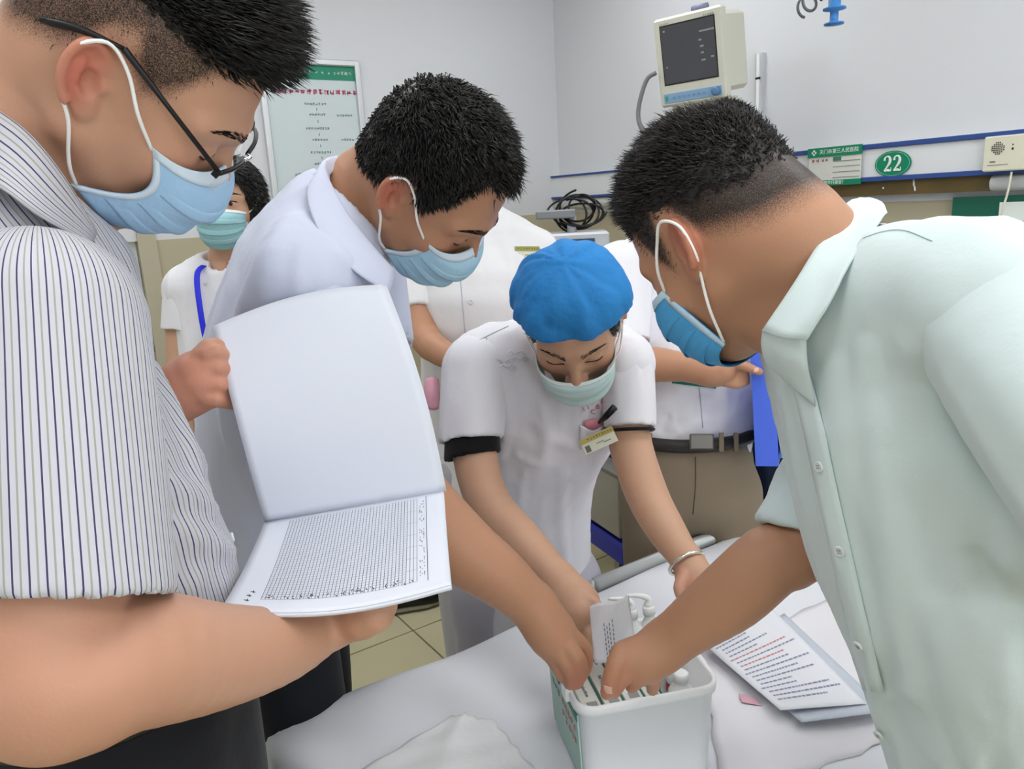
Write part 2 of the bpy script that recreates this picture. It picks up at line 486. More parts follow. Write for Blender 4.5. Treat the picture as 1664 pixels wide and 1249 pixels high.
# near wall behind the photographer, with a window to the daylight
wx0, wx1, wz0, wz1 = -0.9, 1.9, 0.95, 2.35
nw = tag(MB().box(((XL + wx0) / 2, YN - 0.05, ZC / 2), ((wx0 - XL) / 2, 0.05, ZC / 2)).box(((wx1 + XW) / 2, YN - 0.05, ZC / 2), ((XW - wx1) / 2, 0.05, ZC / 2))
    .box(((wx0 + wx1) / 2, YN - 0.05, wz0 / 2), ((wx1 - wx0) / 2, 0.05, wz0 / 2)).box(((wx0 + wx1) / 2, YN - 0.05, (wz1 + ZC) / 2), ((wx1 - wx0) / 2, 0.05, (ZC - wz1) / 2)).build('wall_front', M_WALL), kind='structure')
wn = tag(MB().box(((wx0 + wx1) / 2, YN - 0.05, wz0 + 0.02), ((wx1 - wx0) / 2, 0.04, 0.02)).box(((wx0 + wx1) / 2, YN - 0.05, wz1 - 0.02), ((wx1 - wx0) / 2, 0.04, 0.02))
    .box((wx0 + 0.02, YN - 0.05, (wz0 + wz1) / 2), (0.02, 0.04, (wz1 - wz0) / 2)).box((wx1 - 0.02, YN - 0.05, (wz0 + wz1) / 2), (0.02, 0.04, (wz1 - wz0) / 2))
    .box(((wx0 + wx1) / 2, YN - 0.05, (wz0 + wz1) / 2), (0.02, 0.04, (wz1 - wz0) / 2)).build('window_1', M_WHITE), kind='structure')
# door
M_DOOR = mat('door paint', 'cfd3cd', 0.5, 0.3)
dr = tag(MB().box(((DX0 + DX1) / 2, YW + 0.045, 1.06), ((DX1 - DX0) / 2 - 0.002, 0.02, 1.06)).build('door_1', M_DOOR), kind='structure')
dm = mat('door frame paint', 'b7b09a', 0.6, 0.3)
tag(MB().box((DX1 + 0.037, YW + 0.03, 1.06), (0.035, 0.045, 1.06)).box((DX0 - 0.037, YW + 0.03, 1.06), (0.035, 0.045, 1.06)).build('trim_4', dm), kind='structure')
hg = mat('hinge steel', '6c675c', 0.4, 0.5, metal=0.7)
for z in (0.25, 0.98, 1.8):
    mb = MB()
    for k in range(3): mb.tube([(DX1 + 0.001, YW + 0.012, z + 0.001 + k * 0.036), (DX1 + 0.001, YW + 0.012, z + 0.033 + k * 0.036)], 0.009, 10)
    mb.build('hinge', hg, dr, True)
MB().tube([(DX0 + 0.07, YW + 0.02, 1.0), (DX0 + 0.07, YW - 0.04, 1.0), (DX0 + 0.19, YW - 0.04, 1.0)], 0.01, 10).build('handle', M_CHROME, dr, True)
# ceiling lights
M_LAMP = mat('lamp diffuser', 'fbfdff', 0.5, 0.2, emit=LAMP)
LPOS = [(x, y, a + ' ' + b) for y, b in ((-1.1, 'by the window'), (0.45, 'over the bed'), (2.35, 'towards the back wall')) for x, a in ((-0.5, 'leftmost'), (0.75, 'middle'), (2.0, 'rightmost'))]
for lx, ly, pos in LPOS:
    e = empty('ceiling_light', (lx, ly, ZC), pos.split(' ')[0] + ' square white ceiling light panel ' + pos.split(' ', 1)[1], 'ceiling light', 'ceiling lights')
    MB().box((lx, ly, ZC - 0.012), (0.31, 0.31, 0.011)).build('frame', M_ALU, e)
    MB().box((lx, ly, ZC - 0.025), (0.295, 0.295, 0.002)).build('diffuser', M_LAMP, e)

# ------------------------------------------------------------------ head wall: service rail with its signs
M_RAIL = mat('rail cover', 'dfe1e3', 0.4, 0.4)
M_BLUE = mat('rail blue', '2f4c8c', 0.45, 0.4)
XP = XW - 0.055                                   # front face of the rail
rail = empty('service_rail', (XW, 1.6, 1.59), 'white medical service rail with blue edges along the head wall', 'service rail')
zt, zb = 1.648, 1.526
ya, yb = -0.6, YW
MB().box(((XP + XW) / 2, (ya + yb) / 2, (zt + zb) / 2), ((XW - XP) / 2, (yb - ya) / 2, (zt - zb) / 2)).build('body', M_RAIL, rail)
for nm, z, h in (('blue_edge', zt - 0.004, 0.0085), ('blue_edge', zb + 0.004, 0.0085)):
    MB().box((XP - 0.003, (ya + 2.07) / 2, z), (0.006, (2.07 - ya) / 2, h), bev=0.002).build(nm, M_BLUE, rail)
    MB().box((XP - 0.003, (2.6 + yb) / 2 - 0.2, z), (0.006, (yb - 2.6) / 2 + 0.2, h * 0.6), bev=0.001).build(nm, M_BLUE, rail)
MB().box((XP - 0.004, 2.045, (zt + zb) / 2), (0.007, 0.03, (zt - zb) / 2 - 0.006)).build('blue_divider', M_BLUE, rail)
# conduit under the rail, with the bare brown stretch
M_COND = mat('conduit white', 'e4e5e4', 0.4, 0.4)
M_BROWN = mat('bare brown strip', '7a6332', 0.45, 0.4, var=0.6, vscale=9, col2='3f3a24')
zc = 1.495
def cond(y0, y1, m, nm):
    MB().tube([(XP + 0.02, y0, zc), (XP + 0.02, y1, zc)], 0.026, 14, flat=1).build(nm, m, rail, True)
cond(1.955, YW, M_COND, 'conduit'); cond(-0.6, 1.235, M_COND, 'conduit')
MB().box((XP + 0.03, 1.595, zc + 0.003), (0.018, 0.36, 0.026)).build('bare_strip', M_BROWN, rail)
for yy, zz, l in ((1.49, 1.51, 0.012), (1.485, 1.49, 0.008), (1.60, 1.497, 0.003)):
    MB().tube([(XP + 0.01, yy, zz + l), (XP + 0.009, yy - 0.003, zz - l)], 0.003, 6).build('paint_drip', M_WHITE, rail, True)
# information card
M_GREEN = mat('sign green', '12845f', 0.45, 0.3); M_CARD = mat('card paper', 'd9d8cf', 0.6, 0.3); M_RED = mat('print red', 'b02a3a', 0.6, 0.2)
M_INK = mat('print grey', '8f9391', 0.7, 0.2); M_PW = mat('print white', 'e8efe9', 0.6, 0.2)
card = empty('information_card', (XP, 1.8, 1.59), 'green and cream hospital information card hung on the rail', 'card')
cy0, cy1 = on_x(1317, 270, XP)[1], on_x(1402, 270, XP)[1]      # left, right (Y falls to the right)
cz1 = 1.655; cz0 = 1.517
XC = XP - 0.010
MB().box((XC, (cy0 + cy1) / 2, (cz0 + cz1) / 2), (0.002, (cy0 - cy1) / 2, (cz1 - cz0) / 2)).build('backing', M_CARD, card)
hd = MB().box((XC - 0.003, (cy0 + cy1) / 2, cz1 - 0.016), (0.0025, (cy0 - cy1) / 2 + 0.003, 0.017)).build('header', M_GREEN, card)
ft = MB().box((XC - 0.003, (cy0 + cy1) / 2, cz0 + 0.009), (0.0025, (cy0 - cy1) / 2 + 0.003, 0.010)).build('footer', M_GREEN, card)
AXW, AYW = A(0, -1, 0), A(0, 0, 1)
cyc = (cy0 + cy1) / 2; cw = cy0 - cy1
text('lettering', '天门市第三人民医院', (XC - 0.006, cyc - cw * 0.09, cz1 - 0.016), AXW, AYW, cw * 0.082, M_PW, hd)
MB().box((XC - 0.006, cy0 - cw * 0.115, cz1 - 0.016), (0.0005, 0.0035, 0.010)).box((XC - 0.006, cy0 - cw * 0.115, cz1 - 0.016), (0.0005, 0.010, 0.0035)).build('cross', M_PW, hd)
text('lettering', '祝您早日康复！', (XC - 0.006, cyc, cz0 + 0.009), AXW, AYW, cw * 0.07, M_PW, ft)
smudge('lettering', 4, (XC - 0.003, cy0 - cw * 0.23, cz1 - 0.046), AXW, AYW, cw * 0.06, M_RED, card, 1.5, seed=3, dens=5)
MB().box((XC - 0.003, cy0 - cw * 0.56, cz1 - 0.043), (0.0006, cw * 0.075, 0.007)).build('tab', mat('tab green', '3f7c66', 0.6), card)
for k in range(4):
    MB().box((XC - 0.003, cy0 - cw * 0.73, cz1 - 0.052 - k * 0.0195), (0.0005, cw * 0.25, 0.0011)).build('rule', M_INK, card)
# oval bed number
oc = on_x(1451, 266, XP - 0.004)
ov = empty('bed_number_plate', oc, 'oval green bed number plate reading 22 on the rail', 'sign')
def ovl(r1, r2, t, m, nm, x):
    v = []; n = 40
    for s in (0, 1):
        for k in range(n):
            a = 2 * math.pi * k / n; v.append((x + s * t, oc[1] + r1 * math.cos(a), oc[2] + r2 * math.sin(a)))
    f = [tuple(range(n)), tuple(range(2 * n - 1, n - 1, -1))] + [(k, k + n, (k + 1) % n + n, (k + 1) % n) for k in range(n)]
    return pymesh(nm, v, f, m, ov)
ovl(0.0655, 0.0445, 0.004, M_GREEN, 'plate', XP - 0.006)
v = []; n = 40
MB().tube([(XP - 0.0065, oc[1] + 0.0605 * math.cos(2 * math.pi * k / n), oc[2] + 0.0398 * math.sin(2 * math.pi * k / n)) for k in range(n)], 0.0009, 6, closed=True).build('border_line', mat('line green', '7fc3a8', 0.6), ov)
def digit2(cx_, s):
    """a heavy serif 2 drawn as a ribbon"""
    pts = [(-0.36, 0.22), (-0.33, 0.40), (-0.12, 0.5), (0.14, 0.46), (0.26, 0.26), (0.18, 0.04), (-0.08, -0.2), (-0.36, -0.44), (0.05, -0.40), (0.36, -0.44), (0.38, -0.22)]
    r = [0.10, 0.07, 0.05, 0.08, 0.12, 0.11, 0.07, 0.05, 0.10, 0.05, 0.03]
    P_ = catmull([(XP - 0.0072, oc[1] - (cx_ + x * 0.62 * s), oc[2] + y * s) for x, y in pts], 4)
    rr = catmull(np.array(r)[:, None] * s * 0.85, 4)[:, 0]
    return MB().tube(P_, rr, 8, up=(1, 0, 0), flat=0.12)
for cx_ in (-0.0175, 0.0175): digit2(cx_, 0.052).build('numeral', M_PW, ov, True)
# nurse call box
c0 = on_x(1607, 230, XP); c1 = on_x(1664, 280, XP)
M_IVORY = mat('ivory plastic', 'dcd9c4', 0.45, 0.4)
cb = empty('nurse_call_box', (XP, c0[1] - 0.09, 1.58), 'ivory nurse call box with round speaker grille on the rail', 'call box')
yl = c0[1]; bw = 0.2; zc2 = 1.585
MB().box((XP - 0.016, yl - bw / 2, zc2), (0.015, bw / 2, 0.0535), bev=0.004).build('body', M_IVORY, cb)
for i in range(-3, 4):
    for j in range(-3, 4):
        if i * i + j * j < 11:
            MB().box((XP - 0.0315, yl - 0.043 + i * 0.0056, zc2 + 0.016 + j * 0.0056), (0.0006, 0.0017, 0.0017)).build('grille_hole', M_BLACK, cb)
for dy, dz, s in ((0.085, 0.012, 0.0028), (0.085, 0.024, 0.0018), (0.125, 0.012, 0.003)): MB().box((XP - 0.0315, yl - dy, zc2 + dz), (0.0006, s, s)).build('indicator', M_BLACK, cb)
MB().box((XP - 0.0315, yl - 0.045, zc2 - 0.034), (0.0005, 0.03, 0.0008)).box((XP - 0.0315, yl - 0.03, zc2 - 0.024), (0.0005, 0.008, 0.0018)).build('print', mat('print dark', '6a6a60', 0.7), cb)
c = on_x(1644, 279, XP - 0.02)
MB().tube(catmull([c, c + A(-0.004, 0.004, -0.06), c + A(-0.004, 0.018, -0.14), c + A(0, 0.03, -0.3)], 5), 0.0035, 8).build('cord', M_IVORY, cb, True)
# small white socket plate beside the divider
MB_s = MB().box((XP - 0.004, 2.10, 1.585), (0.004, 0.02, 0.028), bev=0.002).build('switch_plate', M_WHITE); tag(MB_s, 'small white switch plate on the rail beside the blue divider', 'switch')
# dark green board below
gb = on_x(1549, 318, XW - 0.02)
g = empty('green_board', (XW - 0.02, gb[1] - 0.4, 1.2), 'dark green board fixed to the tan wall below the rail', 'board')
MB().box((XW - 0.011, gb[1] - 0.5, 1.2), (0.01, 0.5, 0.255)).build('board', mat('board green', '17604c', 0.5), g)
MB().box((XW - 0.024, gb[1] - 0.27, 1.405), (0.002, 0.12, 0.03)).build('label', M_PW, g)

# ------------------------------------------------------------------ poster on the back wall
p0 = on_y(424, 180, YW)[0]; p1 = on_y(586, 150, YW)[0]; pz1 = on_y(530, 97, YW)[2]; pz0 = pz1 - 0.82
po = empty('framed_poster', ((p0 + p1) / 2, YW, pz0), 'aluminium framed flow chart poster with green header on the back wall', 'poster')
fw = 0.028
MB().box(((p0 + p1) / 2, YW - 0.012, pz1 - fw / 2), ((p1 - p0) / 2, 0.012, fw / 2), bev=0.005).build('frame_rail', M_ALU, po)
MB().box(((p0 + p1) / 2, YW - 0.012, pz0 + fw / 2), ((p1 - p0) / 2, 0.012, fw / 2), bev=0.005).build('frame_rail', M_ALU, po)
for x in (p0 + fw / 2, p1 - fw / 2): MB().box((x, YW - 0.012, (pz0 + pz1) / 2), (fw / 2, 0.0125, (pz1 - pz0) / 2), bev=0.005).build('frame_rail', M_ALU, po)
M_SHEET = mat('poster sheet', 'bfd4d2', 0.35, 0.4, var=0.4, vscale=2.2, col2='d3d6db')
MB().box(((p0 + p1) / 2, YW - 0.005, (pz0 + pz1) / 2), ((p1 - p0) / 2 - fw, 0.003, (pz1 - pz0) / 2 - fw)).build('sheet', M_SHEET, po)
pw = p1 - p0 - 2 * fw; px0 = p0 + fw; ptop = pz1 - fw
hb = MB().box((px0 + pw / 2, YW - 0.009, ptop - 0.03), (pw / 2, 0.001, 0.03)).build('header_band', mat('poster green', '1d8468', 0.5), po)
AXP = A(1, 0, 0)
smudge('lettering', 6, (px0 + pw * 0.60, YW - 0.0115, ptop - 0.03), AXP, UZ, 0.013, M_PW, hb, 2.2, seed=5)
smudge('lettering', 4, (px0 + pw * 0.88, YW - 0.0115, ptop - 0.03), AXP, UZ, 0.018, M_PW, hb, 1.05, seed=6, dens=7)
MB().lathe((px0 + pw * 0.37, YW - 0.011, ptop - 0.03), [(0.014, 0), (0.014, 0.001)], ax=[A(1, 0, 0), A(0, 0, 1), A(0, -1, 0)], n=16).build('emblem', M_PW, hb)
smudge('title', 15, (px0 + pw * 0.53, YW - 0.0095, ptop - 0.113), AXP, UZ, 0.028, mat('title red', 'cf4a70', 0.6), po, .98, seed=8, dens=6)
M_CH = mat('chart ink', '6d9196', 0.7)
for fx, fz, s in ((0.52, 0.165, 8), (0.53, 0.21, 6), (0.84, 0.212, 6), (0.52, 0.27, 9), (0.53, 0.32, 6), (0.85, 0.32, 5), (0.53, 0.375, 8), (0.88, 0.39, 4), (0.53, 0.425, 6), (0.3, 0.47, 6)):
    smudge('chart_step', s, (px0 + pw * fx, YW - 0.0095, ptop - fz), AXP, UZ, 0.013, M_CH, po, 1.0, seed=int(fz * 1000), dens=5)
for fz in (0.188, 0.24, 0.297, 0.347, 0.4): MB().box((px0 + pw * 0.53, YW - 0.009, ptop - fz), (0.0015, 0.0006, 0.006)).build('arrow', M_CH, po)

# ------------------------------------------------------------------ patient monitor on its wall bracket
TR = at(1171, 4, 2.62); TL = at(1060, 36, 2.80)
ux = TR - TL; ux[2] *= 0.3; W = np.linalg.norm(ux); ux = nrm(ux)
uz = nrm(UZ - ux * (UZ @ ux)); un = np.cross(ux, uz)                 # un points towards the room
tl = math.radians(9); uz, un = uz * math.cos(tl) + un * math.sin(tl), un * math.cos(tl) - uz * math.sin(tl)
Hm = 0.305; Dm = 0.17
cm = (TR + TL) / 2 - uz * Hm / 2
M_MON = mat('monitor housing', 'd6d5c6', 0.5, 0.35, var=0.05)
mo = empty('patient_monitor', cm - uz * Hm / 2, 'cream bedside patient monitor with dark screen on a wall bracket', 'monitor')
MB().box(cm - un * 0.02, (W / 2, 0.02, Hm / 2), ax=[ux, un, uz], bev=0.008).build('bezel', M_MON, mo)
MB().box(cm - un * (0.04 + Dm / 2) + uz * 0.004, (W / 2 - 0.012, Dm / 2, Hm / 2 - 0.018), ax=[ux, un, uz], bev=0.015).build('housing', M_MON, mo)
sc_ = cm + uz * 0.025
MB().box(sc_ - un * 0.0005, (W * 0.405, 0.0015, Hm * 0.335), ax=[ux, un, uz]).build('screen_surround', mat('surround', '24241f', 0.5), mo)
scr = MB().box(sc_ + un * 0.0008, (W * 0.39, 0.001, Hm * 0.318), ax=[ux, un, uz]).build('screen', mat('screen glass', '55555a', 0.25, 0.4, var=0.25, vscale=6), mo)
rnd = random.Random(4)
M_GL = mat('screen trace', '8e9496', 0.5)
for a, b, w_ in ((0.22, 0.19, 0.012), (0.3, 0.19, 0.012), (0.36, 0.19, 0.008), (0.18, 0.1, 0.006), (0.2, 0.03, 0.007), (0.2, -0.04, 0.006), (0.21, -0.12, 0.008), (0.34, -0.1, 0.006), (-0.34, 0.27, 0.004), (-0.34, -0.13, 0.003)):
    MB().box(sc_ + un * 0.002 + ux * a * W + uz * b * Hm, (w_, 0.0004, 0.003), ax=[ux, un, uz]).build('readout', M_GL, scr)
bp = cm - uz * Hm * 0.40
pn = MB().box(bp + un * 0.001, (W * 0.43, 0.002, Hm * 0.055), ax=[ux, un, uz], bev=0.001).build('key_panel', mat('panel blue', '87a9c9', 0.5), mo)
MB().lathe(bp + un * 0.003 + ux * W * 0.36, [(0.016, 0), (0.015, 0.012), (0.008, 0.014)], ax=[ux, uz, un], n=20).build('dial', mat('dial blue', '5e83ad', 0.4), pn, True)
for k in range(7): MB().box(bp + un * 0.0035 + ux * W * (-0.27 + 0.075 * k), (0.006, 0.0008, 0.004), ax=[ux, un, uz]).build('key', mat('key blue', '7396bb', 0.5), pn)
MB().box(bp + un * 0.0035 - ux * W * 0.385, (0.005, 0.0008, 0.009), ax=[ux, un, uz]).build('power_key', mat('key teal', '3e9a8e', 0.5), pn)
smudge('maker_mark', 5, cm + un * 0.0012 - ux * W * 0.33 + uz * Hm * 0.43, ux, uz, 0.008, mat('mark grey', '8f8f84', 0.6), mo, 1.0)
smudge('maker_mark', 5, cm + un * 0.0012 + ux * W * 0.32 + uz * Hm * 0.43, ux, uz, 0.008, mat('mark grey', '8f8f84', 0.6), mo, 1.1, seed=2)
hdl = cm + uz * (Hm / 2 + 0.012) - un * 0.09
MB().tube([hdl - ux * 0.02, hdl + ux * 0.04], 0.012, 10).build('top_handle', mat('handle lilac', '7d7f9c', 0.5), mo, True)
MB().box(cm - uz * (Hm / 2 + 0.012) - un * 0.09, (W * 0.36, 0.075, 0.012), ax=[ux, un, uz]).build('tray', M_MON, mo)
MB().lathe(cm - uz * (Hm / 2 + 0.05) - un * 0.03 - ux * 0.06, [(0.012, 0), (0.009, 0.012), (0.009, 0.03)], ax=[ux, un, uz], n=12).build('clamp_knob', M_BLACK, mo, True)
MB().lathe(cm - uz * (Hm / 2 + 0.045) - un * 0.05 + ux * 0.07, [(0.018, 0), (0.014, 0.03)], ax=[ux, un, uz], n=12).build('clamp_knob', M_BLACK, mo, True)
ry = on_x(1238, 150, XW)[1]
br = empty('monitor_bracket', (XW, ry, 1.75), 'silver wall rail and arm carrying the patient monitor', 'bracket')
MB().box((XW - 0.012, ry, 1.86), (0.012, 0.018, 0.19)).build('wall_rail', M_ALU, br)
MB().box((XW - 0.026, ry, 1.86), (0.003, 0.006, 0.188)).build('slot', mat('slot white', 'f0f0f0', 0.4), br)
MB().box((XW - 0.028, ry, 1.955), (0.002, 0.01, 0.004)).build('screw', M_BLACK, br)
arm0 = A(XW - 0.03, ry, 1.76); arm1 = cm - uz * (Hm / 2 + 0.045) - un * 0.1
MB().tube([arm0, arm0 * 0.5 + A(arm1[0], arm1[1], 1.76) * 0.5, A(arm1[0], arm1[1], 1.76)], 0.022, 12).build('arm', M_ALU, br, True)
MB().box((XW - 0.05, ry, 1.77), (0.03, 0.04, 0.06), bev=0.006).build('carriage', M_ALU, br)
MB().tube([A(arm1[0], arm1[1], 1.76), arm1 + uz * 0.02], 0.016, 12).build('pivot', M_ALU, br, True)
c_ = [at(1066, 118, 2.84), at(1052, 128, 2.86), at(1042, 155, 2.88), at(1037, 185, 2.9), at(1042, 208, 2.9), at(1060, 235, 2.9), at(1085, 270, 2.92), at(1095, 330, 2.95)]
tag(MB().tube(catmull(c_, 5), 0.0085, 10).build('monitor_cable', mat('cable grey', '77797a', 0.5), None, True), 'thick grey cable looping out of the patient monitor', 'cable')
# blue infusion hook and its coil
q = at(1354, 0, 2.1)
ih = empty('infusion_hook', at(1354, 42, 2.1), 'blue plastic infusion hanger with two round flanges', 'hook')
M_HB = mat('hanger blue', '3b7fc4', 0.4, 0.5)
ax_ = [A(1, 0, 0), A(0, 1, 0), UZ]
b0 = at(1355, 40, 2.1)
MB().lathe(b0, [(0.006, -0.002), (0.026, 0.0), (0.026, 0.004), (0.011, 0.008), (0.011, 0.034), (0.030, 0.038), (0.030, 0.042), (0.016, 0.046), (0.016, 0.1), (0.006, 0.16), (0.004, 0.9)], ax=ax_, n=24).build('spool', M_HB, ih, True)
MB().tube([b0 + A(0, 0, 0.85), A(b0[0], b0[1], ZC)], 0.004, 8).build('rod', M_CHROME, ih, True)
cc = at(1322, -6, 2.1)
MB().tube([cc + CR * 0.022 * math.cos(a) + CU * 0.026 * math.sin(a) + CF * 0.006 * a for a in np.linspace(-0.5, 11, 60)], 0.004, 8).build('coil', mat('coil grey', '6a6d72', 0.4, metal=0.4), ih, True)
# ------------------------------------------------------------------ bed
BZ = 0.69; BX0, BX1, BY0, BY1 = 0.25, 2.62, 0.42, 1.205
bed = empty('hospital_bed', (1.4, 0.75, 0), 'hospital bed made up with a white sheet in front of the head wall', 'bed')
M_SHT = mat('bed sheet', 'e3e5ea', 0.85, 0.15, bump=0.12, bscale=14)
M_BEDM = mat('bed enamel', 'b9bcbd', 0.4, 0.5)
MB().box(((BX0 + BX1) / 2, (BY0 + BY1) / 2, BZ - 0.075), ((BX1 - BX0) / 2 - 0.02, (BY1 - BY0) / 2 - 0.025, 0.06), bev=0.02).build('mattress', mat('mattress', 'c9ccd2', 0.8), bed)
MB().box(((BX0 + BX1) / 2, (BY0 + BY1) / 2, BZ - 0.175), ((BX1 - BX0) / 2 - 0.02, (BY1 - BY0) / 2 - 0.02, 0.03)).build('frame', M_BEDM, bed)
for x in (BX0 + 0.15, BX1 - 0.15):
    for y in (BY0 + 0.07, BY1 - 0.07):
        MB().tube([(x, y, BZ - 0.2), (x, y, 0.1)], 0.025, 12).build('leg', M_BEDM, bed, True)
        w = MB().tube([(x, y - 0.015, 0.05), (x, y + 0.015, 0.05)], 0.05, 20).build('castor', M_BLACK, bed, True)
# sheet: rounded edges, hanging sides and slack folds
nx, ny = 120, 62
def sheet_z(x, y):
    z = 0.0045 * np.sin(9 * x + 5 * y + 1.3 * np.sin(4 * y)) * np.exp(-((x - 0.5) / 0.35) ** 2) + 0.003 * np.sin(17 * x - 11 * y + 1.0)
    z = z + 0.006 * np.exp(-(((x - 0.42) + 0.5 * (y - 0.75)) / 0.03) ** 2) * np.exp(-((y - 0.75) / 0.2) ** 2)
    z = z + 0.007 * np.exp(-(((x - 1.15) - 0.7 * (y - 0.6)) / 0.05) ** 2) + 0.005 * np.exp(-(((y - 0.52) - 0.25 * (x - 1.0)) / 0.035) ** 2) * (x > 0.7)
    return z
us = np.linspace(-0.22, BX1 - BX0, nx); vs = np.linspace(-0.3, BY1 - BY0 + 0.3, ny)
def edge(t, L, r=0.045):
    """walk over a rounded edge at t=0 (and at L): returns position along and drop"""
    def one(s):
        if s >= r: return s, 0.0
        a = (r - s) / r
        if a <= math.pi / 2: return r - r * math.sin(a), r * (1 - math.cos(a))
        return 0.0, r + (a - math.pi / 2) * r
    if t < L / 2: return one(t)
    p, d = one(L - t); return L - p, d
V = []
for u in us:
    for v_ in vs:
        x, dx = edge(u, 9.0); y, dy = edge(v_, BY1 - BY0)
        dd = max(dx, dy) if min(dx, dy) < 1e-6 else max(dx, dy)
        z = BZ - dd + sheet_z(BX0 + u, BY0 + v_) * (1 if dd < 0.02 else 0.3)
        wob = 0.008 * math.sin(v_ * 9 + u * 13) if dd > 0.05 else 0
        V.append((BX0 + x - (wob if dx > 0.05 else 0), BY0 + y + (wob + 0.012 * math.sin(u * 7) if dy > 0.05 and v_ > 0.3 else 0), z))
Fq = [(i * ny + j, (i + 1) * ny + j, (i + 1) * ny + j + 1, i * ny + j + 1) for i in range(nx - 1) for j in range(ny - 1)]
pymesh('sheet', V, Fq, M_SHT, bed, True)
def bedz(x, y): return BZ + float(sheet_z(np.float64(x), np.float64(y)))
# side rail along the far edge and the foot end
M_RAILG = mat('bed rail grey', 'c0c3c2', 0.35, 0.5, metal=0.3)
r0 = on_z(990, 950, BZ + 0.01); r1 = on_z(1260, 838, BZ + 0.01)
MB().tube([A(r0[0], BY1 + 0.012, BZ - 0.012), A(2.5, BY1 + 0.012, BZ - 0.012)], 0.017, 12).build('side_rail', M_RAILG, bed, True)
MB().tube([A(r0[0], BY1 + 0.024, BZ - 0.09), A(2.5, BY1 + 0.024, BZ - 0.09)], 0.014, 12).build('side_rail', M_RAILG, bed, True)
for x in np.linspace(r0[0], 2.5, 6): MB().tube([(x, BY1 + 0.024, BZ - 0.26), (x, BY1 + 0.02, BZ)], 0.01, 10).build('rail_post', M_RAILG, bed, True)
M_DARK = mat('foot board dark', '17191b', 0.25, 0.5)
MB().box((0.165, 0.74, 0.5), (0.012, 0.45, 0.235), bev=0.008).build('foot_board', M_DARK, bed)
MB().tube([(0.165, 0.27, 0.745), (0.165, 1.215, 0.745)], 0.02, 14).build('foot_rail', M_DARK, bed, True)
MB().tube([(0.196, 0.27, 0.735), (0.196, 1.20, 0.735)], 0.0075, 10).build('chrome_strip', M_CHROME, bed, True)
MB().box((BX1 + 0.05, 0.74, 0.62), (0.015, 0.45, 0.33), bev=0.01).build('head_board', M_BEDM, bed)

# crumpled pad on the sheet
def lay(name, corners, m, label, cat, lift=0.003, fold=None, n=14, thick=0.0015, scallop=0.0):
    c = [np.asarray(q, float) for q in corners]; rows = []
    for i in range(n):
        a = i / (n - 1); r = []
        for j in range(n):
            b = j / (n - 1)
            p = (c[0] * (1 - b) + c[1] * b) * (1 - a) + (c[3] * (1 - b) + c[2] * b) * a
            z = bedz(p[0], p[1]) + lift + (fold(a, b) if fold else 0)
            if scallop and (j in (0, n - 1) or i in (0, n - 1)): p = p + scallop * A(math.sin(i * 2.1 + j * 1.7), math.cos(i * 1.3 + j * 2.3), 0); z -= lift * 0.6
            r.append((p[0], p[1], z))
        rows.append(r)
    o, g = sheet(name, rows, m, None, thick, 2)
    return tag(o, label, cat), g
M_PAD = mat('pad cloth', 'eeeeef', 0.9, 0.1, bump=0.2, bscale=40)
lay('bed_pad', [on_z(735, 1165, BZ), on_z(800, 1172, BZ), on_z(905, 1300, BZ), on_z(520, 1300, BZ)], M_PAD, 'crumpled white pad lying on the sheet left of the medicine box', 'pad', 0.003,
    lambda a, b: 0.008 * math.exp(-((b - 0.35 - 0.2 * a) / 0.14) ** 2) + 0.002 * math.sin(9 * a + 4 * b) ** 2, 16, 0.0015, 0.003)
M_PAPER = mat('paper', 'e3e4ea', 0.7, 0.2)
lay('white_drape', [on_z(1130, 1060, BZ), on_z(1400, 960, BZ), on_z(1520, 1180, BZ), on_z(1180, 1300, BZ)], mat('drape', 'e4e2e6', 0.9, 0.1, bump=0.1, bscale=20), 'rumpled white drape under the printed papers', 'drape', 0.004,
    lambda a, b: 0.003 * math.sin(5 * a + 3 * b) ** 2 + 0.008 * math.exp(-((a - 0.55 - 0.3 * b) / 0.07) ** 2), 14, 0.002, 0.004)
pz = BZ + 0.028
pc = [on_z(1143, 1046, pz), on_z(1247, 985, pz), on_z(1408, 1143, pz), on_z(1268, 1157, pz)]
def flat(name, c, m, label, cat, dz, curl):
    rows = [[(c[0] * (1 - b) + c[1] * b) * (1 - a) + (c[3] * (1 - b) + c[2] * b) * a + A(0, 0, dz + curl(a, b)) for b in np.linspace(0, 1, 6)] for a in np.linspace(0, 1, 8)]
    o, g = sheet(name, rows, m, None, 0.0006, 3); return tag(o, label, cat), g
sh = [q + A(0.012, -0.03, -0.006) for q in pc]
flat('paper_sheet', sh, mat('paper under', 'c3c9d4', 0.6), 'blank bluish sheet half hidden under the printed page', 'paper', 0, lambda a, b: 0.004 * a * b)
pg, G = flat('printed_page', pc, M_PAPER, 'white printed page with lines of small text on the bed', 'paper', 0, lambda a, b: 0.004 * (1 - b) * a + 0.006 * b * b * (1 - a))
M_TXT = mat('page ink', '8d93a8', 0.8); M_TXR = mat('page ink red', 'c78a8a', 0.8)
def gpt(g, a, b):
    i = a * (g.shape[0] - 1); j = b * (g.shape[1] - 1); i0, j0 = int(min(i, g.shape[0] - 2)), int(min(j, g.shape[1] - 2)); u, v_ = i - i0, j - j0
    return g[i0, j0] * (1 - u) * (1 - v_) + g[i0 + 1, j0] * u * (1 - v_) + g[i0, j0 + 1] * (1 - u) * v_ + g[i0 + 1, j0 + 1] * u * v_
rnd = random.Random(7)
